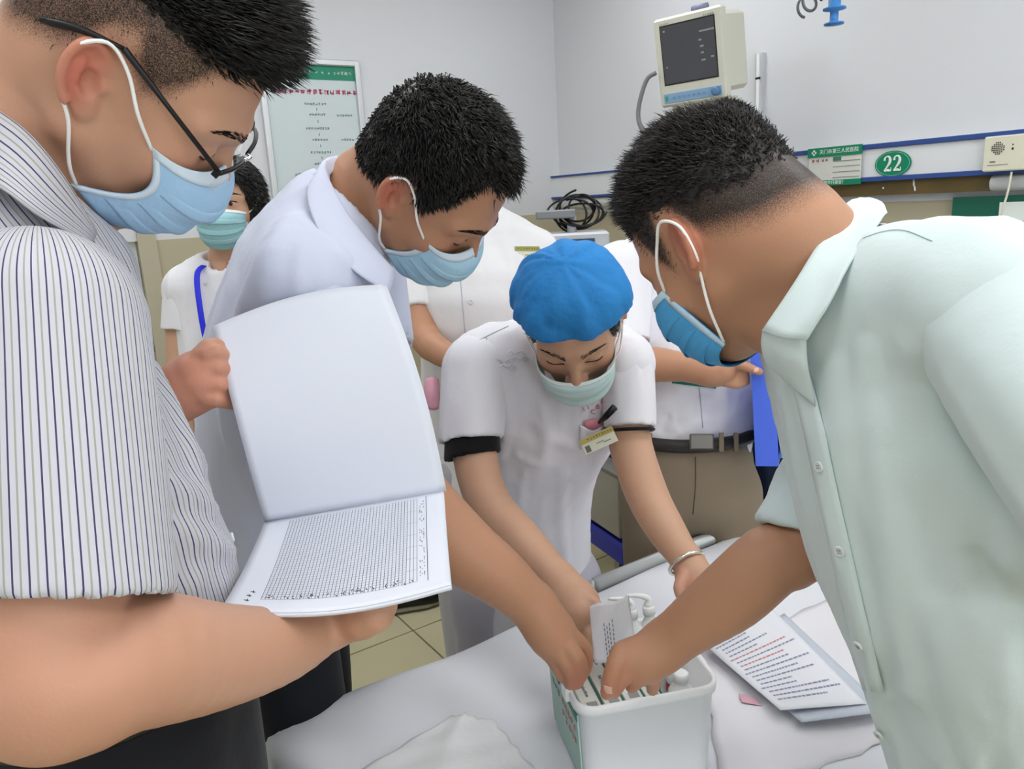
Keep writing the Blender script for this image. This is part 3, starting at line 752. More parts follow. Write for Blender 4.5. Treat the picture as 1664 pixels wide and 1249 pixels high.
for k in range(16):
    a = 0.12 + 0.05 * k; b0 = 0.10 if k % 4 else 0.06; b1 = rnd.choice((0.5, 0.85, 0.92, 0.7)) if k else 0.5
    mb = MB(); b = b0
    while b < b1:
        l = rnd.uniform(0.02, 0.06)
        up = A(0, 0, 0.0007); e = gpt(G, a + 0.014, b) - gpt(G, a, b)
        p, q = gpt(G, a, b) + up, gpt(G, a, min(b + l, b1)) + up
        mb.add([p, q, q + e, p + e, p + up * .2, q + up * .2, q + e + up * .2, p + e + up * .2], [(0, 3, 2, 1), (4, 5, 6, 7), (0, 1, 5, 4), (1, 2, 6, 5), (2, 3, 7, 6), (3, 0, 4, 7)]); b += l + 0.012
    mb.build('text_line', M_TXR if k in (4, 6) else M_TXT, pg)
pk = [on_z(1200, 1128, BZ + .012), on_z(1228, 1138, BZ + .012), on_z(1238, 1150, BZ + .012), on_z(1205, 1142, BZ + .012)]
flat('pink_slip', pk, mat('pink slip', 'd9a9b6', 0.7), 'small pink slip peeping out under the printed page', 'paper', 0.002, lambda a, b: 0.002 * b)

# ------------------------------------------------------------------ medicine box
bx = empty('medicine_box', (0.70, 0.78, BZ), 'open white plastic medicine box with green label on the bed', 'box')
BT = 0.845
fa = nrm(A(0.19, -0.078, 0)); fb = A(-fa[1], fa[0], 0)              # along the front, to the rear
fc = on_z(940, 1155, BT)                                             # front left rim corner
BWd, BDp = 0.212, 0.20
bc = fc + fa * (BWd / 2) + fb * (BDp / 2); bc[2] = 0
def ring(hx, hy, r, z, n=6):
    o = []
    for sx, sy, a0 in ((1, 1, 0), (-1, 1, 90), (-1, -1, 180), (1, -1, 270)):
        for k in range(n + 1):
            a = math.radians(a0 + 90 * k / n)
            o.append(bc + fa * (sx * (hx - r) + r * math.cos(a)) + fb * (sy * (hy - r) + r * math.sin(a)) + A(0, 0, z))
    return o
M_BOX = mat('box plastic', 'f3f4f4', 0.32, 0.45)
secs = [(BWd / 2 - .012, BDp / 2 - .012, .02, BZ + .004), (BWd / 2 - .010, BDp / 2 - .010, .022, BZ + .01), (BWd / 2 - .004, BDp / 2 - .004, .026, BT - .016), (BWd / 2, BDp / 2, .028, BT - .015), (BWd / 2 + .001, BDp / 2 + .001, .029, BT - .004), (BWd / 2, BDp / 2, .028, BT),
        (BWd / 2 - .004, BDp / 2 - .004, .025, BT), (BWd / 2 - .006, BDp / 2 - .006, .024, BT - .003), (BWd / 2 - .014, BDp / 2 - .014, .02, BZ + .012)]
V = []; n = 28
for s in secs: V += ring(*s)
Fq = [(i * n + k, i * n + (k + 1) % n, (i + 1) * n + (k + 1) % n, (i + 1) * n + k) for i in range(len(secs) - 1) for k in range(n)]
Fq += [tuple(range(n - 1, -1, -1)), tuple(range((len(secs) - 1) * n, len(secs) * n))]
pymesh('tub', V, Fq, M_BOX, bx, True).data.polygons.foreach_set('use_smooth', [len(f) == 4 for f in Fq])
# latch lugs, side label
lp = lambda x, y, z: bc + fa * x + fb * y + A(0, 0, z)
MB().box(lp(BWd / 2 + .003, -0.01, BT - .012), (.004, .028, .006), ax=[fa, fb, UZ], bev=.0015).build('latch', M_BOX, bx)
MB().box(lp(-BWd / 2 - .002, -0.045, BT - .005), (.004, .012, .011), ax=[fa, fb, UZ], bev=.0015).build('latch', M_BOX, bx)
M_LBL = mat('label mint', 'a9c8bd', 0.5); M_LBG = mat('label green', '1c6b55', 0.5)
tilt = nrm(A(*(UZ)) + (-fa) * 0.043)
lb = MB().box(lp(-BWd / 2 + .0068, 0.0, (BT + BZ) / 2 - .004), (.0012, .078, .058), ax=[fa, fb, tilt]).build('label', M_LBL, bx)
MB().box(lp(-BWd / 2 + .0026, -0.042, BT - .027), (.0006, .038, .006), ax=[fa, fb, tilt]).build('label_band', M_LBG, lb)
MB().box(lp(-BWd / 2 + .0026, 0.046, BT - .027), (.0006, .032, .008), ax=[fa, fb, tilt]).build('label_band', M_LBG, lb)
for k, (y, s) in enumerate(((-.03, 5), (-.03, 5), (.04, 3))): smudge('lettering', s, lp(-BWd / 2 + .0036 + .0010 * (k % 2), y, BT - .055 - .022 * (k % 2)), -fb, UZ, .014, M_TXR if k < 2 else M_INK, lb, 1.1, seed=k)
# contents
M_CTN = mat('carton', 'e2e1da', 0.6, var=0.05); M_CG = mat('carton stripe', '2f5f4e', 0.6)
def carton(x, y, w, l, h, z, label, rot=0.0, stripe=True, txt=True):
    ca, sa = math.cos(rot), math.sin(rot); ex = fa * ca + fb * sa; ey = -fa * sa + fb * ca
    c = lp(x, y, z)
    e = empty('medicine_carton', c - UZ * h, label, 'carton', 'cartons in the medicine box')
    MB().box(c, (w, l, h), ax=[ex, ey, UZ], bev=.001).build('body', M_CTN, e)
    if stripe: MB().box(c + ex * (w - .0015) + UZ * (h + .0004), (.0015, l * .97, .0004), ax=[ex, ey, UZ]).build('stripe', M_CG, e)
    if txt: text('lettering', 'for Injection', c + UZ * (h + .0006) - ex * w * .1, -ey, ex, .0085, M_INK, e)
    MB().box(c + UZ * (h + .0004) - ey * l * .78 , (w * .5, .006, .0004), ax=[ex, ey, UZ]).build('barcode', mat('barcode', '9b9b98', .7), e)
    MB().box(c - ey * (l + .0003), (w * .6, .0004, h * .5), ax=[ex, ey, UZ]).build('flap_print', mat('barcode', '9b9b98', .7), e)
ct = BT - .014
carton(-.078, -.035, .0145, .050, .03, ct - .03, 'slim white carton nearest the left wall of the box')
carton(-.047, -.035, .0145, .050, .03, ct - .029, 'slim white carton second from the left wall of the box')
carton(-.016, -.03, .0145, .052, .03, ct - .029, 'slim white carton in the middle of the box')
carton(.013, -.055, .0125, .030, .03, ct - .032, 'short white carton with barcode at the front of the box')
carton(-.06, .05, .02, .028, .028, ct - .036, 'small carton at the rear left of the box', .1)
carton(.03, .0, .012, .03, .028, ct - .034, 'small carton beside the bottle in the box', .15, False)
M_BTL = mat('bottle plastic', 'dfe2e0', 0.3, 0.45)
def bottle(x, y, z, lean, label, s=1.0, r=.017, spray=False, lblc='2a5ca8'):
    b0 = lp(x, y, z); e = empty('plastic_bottle', b0, label, 'bottle', 'bottles in the medicine box')
    up = nrm(UZ + lean); e1 = nrm(np.cross(up, fb)); e2 = np.cross(up, e1)
    MB().lathe(b0, [(r * .9, 0), (r, .004), (r, .055 * s), (r * .8, .062 * s), (r * .5, .068 * s), (r * .5, .072 * s)], ax=[e1, e2, up], n=20).build('body', M_BTL, e, True)
    MB().lathe(b0 + up * .072 * s, [(r * .58, 0), (r * .6, .012), (r * .52, .014), (r * .3, .0145)], ax=[e1, e2, up], n=20).build('cap', M_WHITE, e, True)
    if lblc: MB().lathe(b0 + up * .03 * s, [(r * 1.015, 0), (r * 1.015, .018 * s)], ax=[e1, e2, up], n=20).build('label', mat('bottle label ' + lblc, lblc, .5), e, True)
    return b0, up, e
bottle(.067, -.045, BZ + .06, A(0, 0, 0), 'small clear bottle with ribbed neck at the front right of the box', 1.0, .019, lblc=None)
MB_r = bottle(.082, .01, BZ + .05, A(0, 0, 0), 'small bottle with red label against the right wall of the box', .9, .014, lblc='b0243c')
for k, (x, y) in enumerate(((.040, .058), (.070, .060))):
    b0, up, e = bottle(x, y, BZ + .075, fb * .08 - fa * .06, ('white spray bottle with blue label leaning at the rear of the box', 'white spray bottle standing right of the leaning one in the box')[k], 1.45, .017, lblc='2a5ca8' if k == 0 else 'e4e4e4')
    t = b0 + up * .118
    MB().tube(catmull([t, t + UZ * .012, t + UZ * .018 - fa * .014 + fb * .004, t + UZ * .02 - fa * .035 + fb * .008], 4), [.007, .008, .006, .005, .005, .005, .005, .0045, .004, .004, .003, .003, .002], 8).build('spray_trigger', M_WHITE, e, True)
# clear printed bag standing at the rear
M_BAG = mat('clear bag', 'd3d1d6', 0.25, 0.5, alpha=0.72)
c = [at(958, 985, 1.12), at(1022, 968, 1.17), at(1034, 1060, 1.14), at(966, 1078, 1.09)]
rows = [[(c[0] * (1 - b) + c[1] * b) * (1 - a) + (c[3] * (1 - b) + c[2] * b) * a + CF * .006 * math.sin(7 * b + 3 * a) for b in np.linspace(0, 1, 6)] for a in np.linspace(0, 1, 6)]
bg, g = sheet('plastic_bag', rows, M_BAG, None, .0012, 3); tag(bg, 'clear printed plastic bag standing up at the rear of the box', 'bag')
for k, (b, a0, a1) in enumerate(((.3, .35, .95), (.36, .4, .95), (.42, .35, .8), (.5, .3, .95))):
    mb = MB(); a = a0
    while a < a1: mb.tube([gpt(g, a, b) - CF * .002, gpt(g, min(a + .05, a1), b) - CF * .002], .0007, 5); a += .08
    mb.build('print', mat('bag ink', '77757f', .7), bg)

# ------------------------------------------------------------------ furniture behind the bed
# cart with recorder and a nest of black leads
q0 = at(930, 392, 2.95); zt_ = q0[2]
ct_ = empty('equipment_cart', (q0[0], q0[1], 0), 'grey equipment cart with a recorder standing in the corner by the wall', 'cart')
aa, ab = nrm(A(0.8, -0.6, 0)), nrm(A(0.6, 0.8, 0))
MB().box(A(q0[0], q0[1], zt_ - .05), (.16, .15, .02), ax=[aa, ab, UZ], bev=.006).build('top_tray', mat('cart grey', 'b8bcc2', .4), ct_)
MB().box(A(q0[0], q0[1], .45), (.15, .14, .015), ax=[aa, ab, UZ], bev=.006).build('lower_tray', mat('cart grey', 'b8bcc2', .4), ct_)
for i in (-1, 1):
    for j in (-1, 1): MB().tube([A(q0[0], q0[1], .0) + aa * .13 * i + ab * .12 * j, A(q0[0], q0[1], zt_ - .06) + aa * .13 * i + ab * .12 * j], .012, 10).build('leg', M_ALU, ct_, True)
rc = A(q0[0], q0[1], zt_ + .005); rec = empty('recorder', rc - UZ * .03, 'pale grey recorder with a blue edge on the equipment cart', 'device')
MB().box(rc + aa * .02, (.115, .1, .03), ax=[aa, ab, UZ], bev=.008).build('housing', mat('device grey', 'c6c9ce', .4), rec)
MB().box(rc + aa * .0 - ab * .101, (.08, .002, .008), ax=[aa, ab, UZ]).build('slot', mat('slot blue', '35506a', .4), rec)
MB().box(rc + UZ * .1 - aa * .06, (.075, .05, .016), ax=[aa, ab, UZ], bev=.005).build('lead_tray', mat('tray grey', '87898c', .5), rec)
MB().tube([rc + UZ * .03 - aa * .0, rc + UZ * .09 - aa * .0], .018, 10).build('post', mat('post white', 'cfd0d3', .4), rec, True)
rnd = random.Random(11); M_LEAD = mat('lead black', '161617', .4)
for k in range(9):
    cc = rc + UZ * (.09 + .03 * rnd.random()) + aa * (.02 + .03 * rnd.uniform(-1, 1)); r1 = .05 + .05 * rnd.random(); r2 = .04 + .04 * rnd.random(); ph = rnd.uniform(0, 6)
    pts = [cc + aa * r1 * math.cos(t + ph) + UZ * r2 * math.sin(t + ph) + ab * .03 * math.sin(2 * t + k) for t in np.linspace(0, rnd.uniform(3.5, 6), 24)]
    tag(MB().tube(pts, .0042, 6).build('lead_cable', M_LEAD, None, True), 'black lead cable coiled in the nest on the recorder', 'cable', 'lead cables on the recorder')
# bedside cabinet between the nurse and the man with the folder
k0, k1 = at(956, 752, 2.35), at(1004, 776, 2.2); kb = at(1008, 888, 2.2)
e1 = k1 - k0; e1[2] = 0; wd = np.linalg.norm(e1); e1 = nrm(e1); e2 = A(-e1[1], e1[0], 0); e2 = e2 if e2 @ F0 > 0 else -e2
zt_, zb_ = k1[2], kb[2]
cab = empty('bedside_cabinet', (k0[0], k0[1], 0), 'cream bedside cabinet with navy top half hidden behind the nurse', 'cabinet')
cc = (k0 + k1) / 2 + e2 * .2 - e1 * .15; cc[2] = 0
hw = wd / 2 + .15
MB().box(cc + UZ * (zt_ + zb_) / 2, (hw, .2, (zt_ - zb_) / 2), ax=[e1, e2, UZ], bev=.006).build('body', mat('cabinet cream', 'b6b1a2', .5), cab)
MB().box(cc + UZ * (zt_ + .07) + e2 * .03, (hw - .01, .17, .07), ax=[e1, e2, UZ], bev=.01).build('upper_drawer', mat('navy plastic', '12254d', .4), cab)
MB().box(cc + UZ * (zt_ + .004), (hw + .004, .204, .004), ax=[e1, e2, UZ]).build('rim', mat('rim grey', '8f8d84', .5), cab)
MB().box(cc + UZ * (zb_ - .05), (hw + .02, .2, .035), ax=[e1, e2, UZ], bev=.01).build('base_tray', mat('royal plastic', '2331b4', .35), cab)
for i in (-1, 1):
    for j in (-1, 1): MB().tube([cc + e1 * hw * .85 * i + e2 * .16 * j + UZ * .0, cc + e1 * hw * .85 * i + e2 * .16 * j + UZ * (zb_ - .06)], .018, 10).build('leg', M_BLACK, cab, True)
# navy armchair right of the man with the folder
n0 = at(1262, 760, 2.45)
ch = empty('armchair', (n0[0], n0[1], 0), 'navy padded armchair with tan trim behind the bed', 'armchair')
M_NAVY = mat('navy upholstery', '17233d', .55, bump=.05, bscale=30)
d1, d2 = A(1, 0, 0), A(0, -1, 0); cc = A(n0[0] + .28, 1.74, 0)
MB().box(A(cc[0], cc[1], .40), (.27, .30, .08), ax=[d1, d2, UZ], bev=.03).build('seat', M_NAVY, ch)
MB().box(A(cc[0], cc[1] + .26, .72), (.27, .07, .34), ax=[d1, d2, UZ], bev=.03).build('backrest', M_NAVY, ch)
for s in (-1, 1):
    MB().box(A(cc[0], cc[1], .66) + d1 * .29 * s, (.04, .28, .11), ax=[d1, d2, UZ], bev=.02).build('armrest', M_NAVY, ch)
    MB().box(A(cc[0], cc[1], .535) + d1 * .295 * s, (.042, .27, .016), ax=[d1, d2, UZ]).build('trim', mat('tan trim', '9a8f6e', .5), ch)
    for t in (-1, 1): MB().tube([A(cc[0], cc[1], 0) + d1 * .29 * s + d2 * .22 * t, A(cc[0], cc[1], .52) + d1 * .29 * s + d2 * .22 * t], .02, 10).build('leg', M_BLACK, ch, True)
# ------------------------------------------------------------------ figure building kit
from mathutils.bvhtree import BVHTree
_bvh = {}
def touch(o, x, y, off=.001, toward=None):
    """the point of a finished surface seen at (x, y), lifted a hair off it: things sewn or clipped on sit there"""
    if o.name not in _bvh:
        me = o.data; _bvh[o.name] = BVHTree.FromPolygons([v.co[:] for v in me.vertices], [tuple(p.vertices) for p in me.polygons])
    d = nrm(at(x, y, 1) - CAM); h = _bvh[o.name].ray_cast(Vector(CAM), Vector(d))
    if h[0] is None: return None, None
    n = A(*h[1]); n = n if n @ d < 0 else -n
    return A(*h[0]) + n * off, n
def sewn(root, o, pts, w, m, name='seam', off=.0006, sub=5):
    P_ = [touch(o, x, y, off)[0] for x, y in catmull([(x, y, 0) for x, y in pts], sub)[:, :2]]; P_ = [p for p in P_ if p is not None]
    if len(P_) > 2: MB().tube(P_, w, 5).build(name, m, root, True)
def skin_material(name, col, red, rough=0.48):
    m = bpy.data.materials.new(name); m.use_nodes = True; nt = m.node_tree; b = nt.nodes['Principled BSDF']
    b.inputs['Roughness'].default_value = rough; b.inputs['Specular IOR Level'].default_value = 0.35
    b.inputs['Subsurface Weight'].default_value = 0.12; b.inputs['Subsurface Radius'].default_value = (1.0, 0.35, 0.2); b.inputs['Subsurface Scale'].default_value = 0.006
    tc = nt.nodes.new('ShaderNodeTexCoord')
    n1 = nt.nodes.new('ShaderNodeTexNoise'); n1.inputs['Scale'].default_value = 14; n1.inputs['Detail'].default_value = 5
    nt.links.new(tc.outputs['Object'], n1.inputs['Vector'])
    c = lin(col); r = lin(red)
    def mix(fac, a, bb):
        x = nt.nodes.new('ShaderNodeMix'); x.data_type = 'RGBA'
        for s, v in (('Factor', fac), ('A', a), ('B', bb)):
            if isinstance(v, tuple): x.inputs[s].default_value = (*v, 1)
            elif isinstance(v, float): x.inputs[s].default_value = v
            else: nt.links.new(v, x.inputs[s])
        return x.outputs['Result']
    base = mix(n1.outputs['Fac'], c, tuple(v * 0.86 for v in c))
    ar = nt.nodes.new('ShaderNodeAttribute'); ar.attribute_name = 'ruddy'
    base = mix(ar.outputs['Fac'], base, r)
    ah = nt.nodes.new('ShaderNodeAttribute'); ah.attribute_name = 'stubble'
    n2 = nt.nodes.new('ShaderNodeTexNoise'); n2.inputs['Scale'].default_value = 1100; n2.inputs['Detail'].default_value = 2
    nt.links.new(tc.outputs['Object'], n2.inputs['Vector'])
    ma = nt.nodes.new('ShaderNodeMath'); ma.operation = 'ADD'; nt.links.new(ah.outputs['Fac'], ma.inputs[0]); nt.links.new(n2.outputs['Fac'], ma.inputs[1])
    mr = nt.nodes.new('ShaderNodeMapRange'); mr.inputs['From Min'].default_value = 0.72; mr.inputs['From Max'].default_value = 1.3
    nt.links.new(ma.outputs[0], mr.inputs['Value'])
    base = mix(mr.outputs['Result'], base, lin('1a1613'))
    nt.links.new(base, b.inputs['Base Color'])
    n3 = nt.nodes.new('ShaderNodeTexNoise'); n3.inputs['Scale'].default_value = 260; n3.inputs['Detail'].default_value = 2
    nt.links.new(tc.outputs['Object'], n3.inputs['Vector'])
    bp = nt.nodes.new('ShaderNodeBump'); bp.inputs['Strength'].default_value = 0.12; bp.inputs['Distance'].default_value = 0.002
    nt.links.new(n3.outputs['Fac'], bp.inputs['Height']); nt.links.new(bp.outputs['Normal'], b.inputs['Normal'])
    return m
def cloth_material(name, col, rough=0.8, weave=0.12, stripes=None, sheen=0.1, bscale=420, bsc2=22):
    m = bpy.data.materials.new(name); m.use_nodes = True; nt = m.node_tree; b = nt.nodes['Principled BSDF']
    b.inputs['Roughness'].default_value = rough; b.inputs['Specular IOR Level'].default_value = 0.2; b.inputs['Sheen Weight'].default_value = sheen
    c = lin(col); b.inputs['Base Color'].default_value = (*c, 1)
    tc = nt.nodes.new('ShaderNodeTexCoord')
    n = nt.nodes.new('ShaderNodeTexNoise'); n.inputs['Scale'].default_value = bscale; nt.links.new(tc.outputs['Object'], n.inputs['Vector'])
    n2 = nt.nodes.new('ShaderNodeTexNoise'); n2.inputs['Scale'].default_value = bsc2; n2.inputs['Detail'].default_value = 3; nt.links.new(tc.outputs['Object'], n2.inputs['Vector'])
    b1 = nt.nodes.new('ShaderNodeBump'); b1.inputs['Strength'].default_value = weave; b1.inputs['Distance'].default_value = 0.001; nt.links.new(n.outputs['Fac'], b1.inputs['Height'])
    b2 = nt.nodes.new('ShaderNodeBump'); b2.inputs['Strength'].default_value = 0.25; b2.inputs['Distance'].default_value = 0.006; nt.links.new(n2.outputs['Fac'], b2.inputs['Height'])
    nt.links.new(b1.outputs['Normal'], b2.inputs['Normal']); nt.links.new(b2.outputs['Normal'], b.inputs['Normal'])
    if stripes:
        at_ = nt.nodes.new('ShaderNodeAttribute'); at_.attribute_name = 'stripe'
        cur = None
        for off, wd, sc in stripes:
            mo = nt.nodes.new('ShaderNodeMath'); mo.operation = 'ADD'; nt.links.new(at_.outputs['Fac'], mo.inputs[0]); mo.inputs[1].default_value = off + 50
            fr = nt.nodes.new('ShaderNodeMath'); fr.operation = 'FRACT'; nt.links.new(mo.outputs[0], fr.inputs[0])
            cp = nt.nodes.new('ShaderNodeMath'); cp.operation = 'LESS_THAN'; nt.links.new(fr.outputs[0], cp.inputs[0]); cp.inputs[1].default_value = wd
            mx = nt.nodes.new('ShaderNodeMix'); mx.data_type = 'RGBA'
            nt.links.new(cp.outputs[0], mx.inputs['Factor'])
            if cur is None: mx.inputs['A'].default_value = (*c, 1)
            else: nt.links.new(cur, mx.inputs['A'])
            mx.inputs['B'].default_value = (*lin(sc), 1); cur = mx.outputs['Result']
        nt.links.new(cur, b.inputs['Base Color'])
    return m
def frame_of(fwd, up):
    f = nrm(fwd); u = np.asarray(up, float); u = nrm(u - f * (u @ f))
    return np.stack([np.cross(f, u), f, u], 1)         # columns: right, forward, up

class Head:
    def __init__(self, o, fwd, up, s=1.0): self.o = np.asarray(o, float); self.M = frame_of(fwd, up); self.s = s
    def w(self, *p): return self.o + self.M @ (np.asarray(p, float) * self.s)
    def loc(self, p): return (p - self.o) @ self.M / self.s
    def sculpt(self, B, jaw=1.0):
        L = B.local(self.M, self.o, self.s)
        L.add(ell((0, -.012, .032), (.0765, .098, .090)))
        L.add(ell((0, .03, -.03), (.062 * jaw, .062, .082)), .03)
        L.add(ell((0, -.035, -.02), (.066, .062, .06)), .03)
        for s in (-1, 1):
            L.add(rcone((s * .056 * jaw, -.002, -.055), (s * .02, .07, -.098), .016, .017), .03)
            L.add(ell((s * .046, .052, -.03), (.022, .026, .026)), .02)
            L.add(rcone((s * .052, .062, .018), (s * .012, .085, .02), .009, .010), .016)
            L.sub(ell((s * .033, .098, -.002), (.017, .016, .0125)), .014)
            L.add(ell((s * .033, .0715, -.001), (.0165, .0145, .0115)), .004)
            L.add(ell((s * .0125, .098, -.041), (.009, .010, .008)), .006)
        L.add(ell((0, .076, -.1), (.02, .015, .016)), .02)
        L.add(rcone((0, .083, .008), (0, .107, -.034), .0075, .011), .012)
        L.add(ell((0, .092, -.069), (.024, .012, .011)), .012)
        for s in (-1, 1):
            e = A(s * .0765, -.013, -.002); a = nrm(A(0, -.34, .94)); b = nrm(A(s * .45, -.84, -.3)); b = nrm(b - a * (a @ b)); nn = np.cross(a, b) * (1 if s * np.cross(a, b)[0] > 0 else -1)
            Me = np.stack([nn, b, a], 1)
            L.add(ell(e + b * .009, (.0055, .0175, .0295), Me), .004)
            L.add(ell(e - a * .026 + b * .003, (.006, .009, .012), Me), .006)
            L.sub(ell(e + nn * .0065 + b * .006 - a * .004, (.0085, .0085, .0125), Me), .003)
            L.sub(ell(e + nn * .007 + b * .010 + a * .014, (.006, .008, .007), Me), .003)
            rim = [e + nn * (.004 + .003 * math.sin(t * .5)) + b * (.009 + .0165 * math.sin(t)) + a * .028 * math.cos(t) for t in np.linspace(-1.25, 2.5, 9)]
            L.add(limb(rim, [.003, .0038, .0042, .0042, .0042, .004, .004, .0038, .004], 2), .003)
            L.add(limb([e + nn * .004 + b * .013 + a * .012, e + nn * .005 + b * .0155 - a * .004, e + nn * .004 + b * .010 - a * .017], [.0028, .003, .003], 2), .004)
            L.add(ell(e - b * .006 - a * .005 + nn * .002, (.004, .004, .006), Me), .004)
        return self
    def hairline(self, pl, table):
        th = np.degrees(np.abs(np.arctan2(pl[..., 0], pl[..., 1]))); xs, ys = zip(*table)
        return pl[..., 2] - np.interp(th, xs, ys)
    def ruddy(self, pl):
        r = np.zeros(len(pl))
        for s in (-1, 1):
            d = np.linalg.norm((pl - A(s * .088, -.022, 0)) / A(.014, .026, .04), axis=1); r = np.maximum(r, np.clip(1.3 - d, 0, 1) * .85)
            d = np.linalg.norm((pl - A(s * .045, .07, -.03)) / A(.03, .03, .03), axis=1); r = np.maximum(r, np.clip(1.2 - d, 0, 1) * .35)
        d = np.linalg.norm((pl - A(0, .11, -.035)) / A(.02, .02, .02), axis=1); r = np.maximum(r, np.clip(1.2 - d, 0, 1) * .4)
        return r

HAIR_MEN = [(0, .066), (30, .060), (48, .048), (62, .030), (74, -.012), (84, .012), (97, .036), (108, .030), (120, -.028), (150, -.05), (180, -.056)]
def hair(root, H, B, table, length, comb, n, m, width=.0009, spread=.35, seed=1, cap=.004, fade=None, name='hair', droop=0.0, clump=0.0, capnoise=.003, zmax=None):
    """cap of hair following the skull plus tapering strands; comb(local)->direction, length(local)->metres"""
    S = Sculpt(); L = S.local(H.M, H.o, H.s)
    def capfn(p):
        e = ell((0, -.012, .032), (.0765 + cap, .098 + cap, .090 + cap))(p)
        f = ell((0, -.035, -.02), (.066 + cap, .062 + cap, .06 + cap))(p); g = ell((0, .03, -.03), (.062 + cap * .6, .062 + cap * .6, .082 + cap * .6))(p)
        d = smin(smin(e, f, .03), g, .03)
        if capnoise: d = d + capnoise * vnoise(p * A(90, 60, 90), seed)
        hl = H.hairline(p, table)
        if fade is not None: d = d + np.clip(1 - hl / fade, 0, 1.5) * (cap + .0025)
        return d
    L.add(capfn); 
    def region(p):
        pl = (p - H.o) @ H.M / H.s
        d = (-(H.hairline(pl, table)) + .0035 * vnoise(pl * 160, seed + 3)) * .7 * H.s
        return d if zmax is None else np.maximum(d, (pl[..., 2] - zmax) * H.s)
    S.cut(region)
    v, q = S.mesh(.004)
    rng = np.random.RandomState(seed); nv = vnormals(v, q)
    pl = H.loc(v); hl = H.hairline(pl, table); outer = (capfn(pl) > -.0025)
    w = (np.clip(hl / .02 + .25, .05, 1) if name != 'cropped_hair' else np.clip((hl - .004) / .03, 0, 1) + 1e-9) * outer
    ids = rng.choice(len(v), n, p=w / w.sum())
    root_p = v[ids] + rng.normal(0, .0014, (n, 3)); nn = nv[ids]; lp_ = H.loc(root_p)
    if clump: 
        cl = np.floor(lp_ / clump); hsh = np.abs(np.sin(cl @ A(12.9, 78.2, 37.7)) * 43758.5) % 1; h2 = np.abs(np.sin(cl @ A(45.1, 18.2, 97.7)) * 24634.6) % 1
        rnd3 = np.stack([hsh - .5, h2 - .5, ((hsh * 7.3) % 1) - .5], 1) * 2
    else: rnd3 = 0
    cdir = comb(lp_); cdir = cdir @ H.M.T
    ln = length(lp_) * H.s * rng.uniform(.6, 1.1, n)
    d0 = nn * .9 + cdir * .9 + rng.normal(0, spread, (n, 3)) + (rnd3 * .35 if clump else 0); d0 /= np.linalg.norm(d0, axis=1, keepdims=True)
    d1 = nn * .35 + cdir * 1.3 + rng.normal(0, spread * .8, (n, 3)) + A(0, 0, -droop) + (rnd3 * .5 if clump else 0); d1 /= np.linalg.norm(d1, axis=1, keepdims=True)
    p0 = root_p - nn * .002; p1 = p0 + d0 * ln[:, None] * .5; p2 = p1 + d1 * ln[:, None] * .5
    sa = np.cross(d0, nn + .01); sa /= np.linalg.norm(sa, axis=1, keepdims=True) + 1e-9; sb = np.cross(d0, sa)
    W = width * rng.uniform(.7, 1.3, n)[:, None]
    vs_ = []
    for pp, k in ((p0, 1.0), (p1, .8)):
        for t in range(3): vs_.append(pp + W * k * (sa * math.cos(2.094 * t) + sb * math.sin(2.094 * t)))
    vs_.append(p2)
    VV = np.stack(vs_, 1).reshape(-1, 3); base = np.arange(n)[:, None] * 7
    qd = np.vstack([base + np.array([t, (t + 1) % 3, 3 + (t + 1) % 3, 3 + t]) for t in range(3)])
    tr = np.vstack([base + np.array([3 + t, 3 + (t + 1) % 3, 6]) for t in range(3)])
    nv0 = len(v); me = bpy.data.meshes.new(name)
    allv = np.vstack([v, VV]); Q = np.vstack([q, qd + nv0]); T = tr + nv0
    me.vertices.add(len(allv)); me.vertices.foreach_set('co', allv.astype(np.float32).ravel())
    me.loops.add(Q.size + T.size); me.loops.foreach_set('vertex_index', np.concatenate([Q.ravel(), T.ravel()]).astype(np.int32))
    me.polygons.add(len(Q) + len(T)); me.polygons.foreach_set('loop_start', np.concatenate([np.arange(0, Q.size, 4), Q.size + np.arange(0, T.size, 3)]).astype(np.int32))
    me.update(calc_edges=True)
    return link(name, me, m, root, True)
def onto(B, H, P_):
    """slide points along the face direction until they lie on the skin"""
    P_ = np.array(P_)
    for _ in range(3): P_ = P_ - H.M[:, 1] * B.eval(P_)[:, None] * .9
    return P_
def brows(root, H, m, y=0.0, n=130, L=.011, sides=(-1, 1), arch=.004, B=None):
    for s in sides:
        rng = np.random.RandomState(5 + s); mb = MB(); raw = []
        for k in range(n):
            t = rng.uniform(0, 1); x = .012 + .042 * t; z = .021 + arch * math.sin(t * 2.6) + rng.uniform(-.0045, .0045) * (1.15 - t) + y
            yy = .094 - .55 * x * x / .05 - .001
            raw.append((H.w(s * x, yy, z), H.M @ nrm(A(s * (.6 + .4 * t), -.25 - .5 * t, .5 - .7 * t)), L * rng.uniform(.6, 1)))
        pts_ = onto(B, H, [r[0] for r in raw]) if B is not None else [r[0] for r in raw]
        for p, (_, d, l) in zip(pts_, raw):
            mb.tube([p, p + d * l * .6 + H.M[:, 1] * .001, p + d * l], [.00045, .0004, .0001], 3, cap=False)
        mb.build('eyebrow', m, root)
def lashes(root, H, m, z=-.006, sides=(-1, 1), r=.0011, y=.0862, bow=.004, B=None):
    for s in sides:
        pts = [H.w(s * (.033 + .0155 * t), y - .006 * t * t - .0015 * abs(t), z - bow * (1 - t * t) + .001 * t) for t in np.linspace(-1, 1, 9)]
        if B is not None: pts = onto(B, H, pts) + H.M[:, 1] * r * .4
        MB().tube(catmull(pts, 2), [r * .5] + [r] * 15 + [r * .4], 6).build('eyelashes', m, root, True)
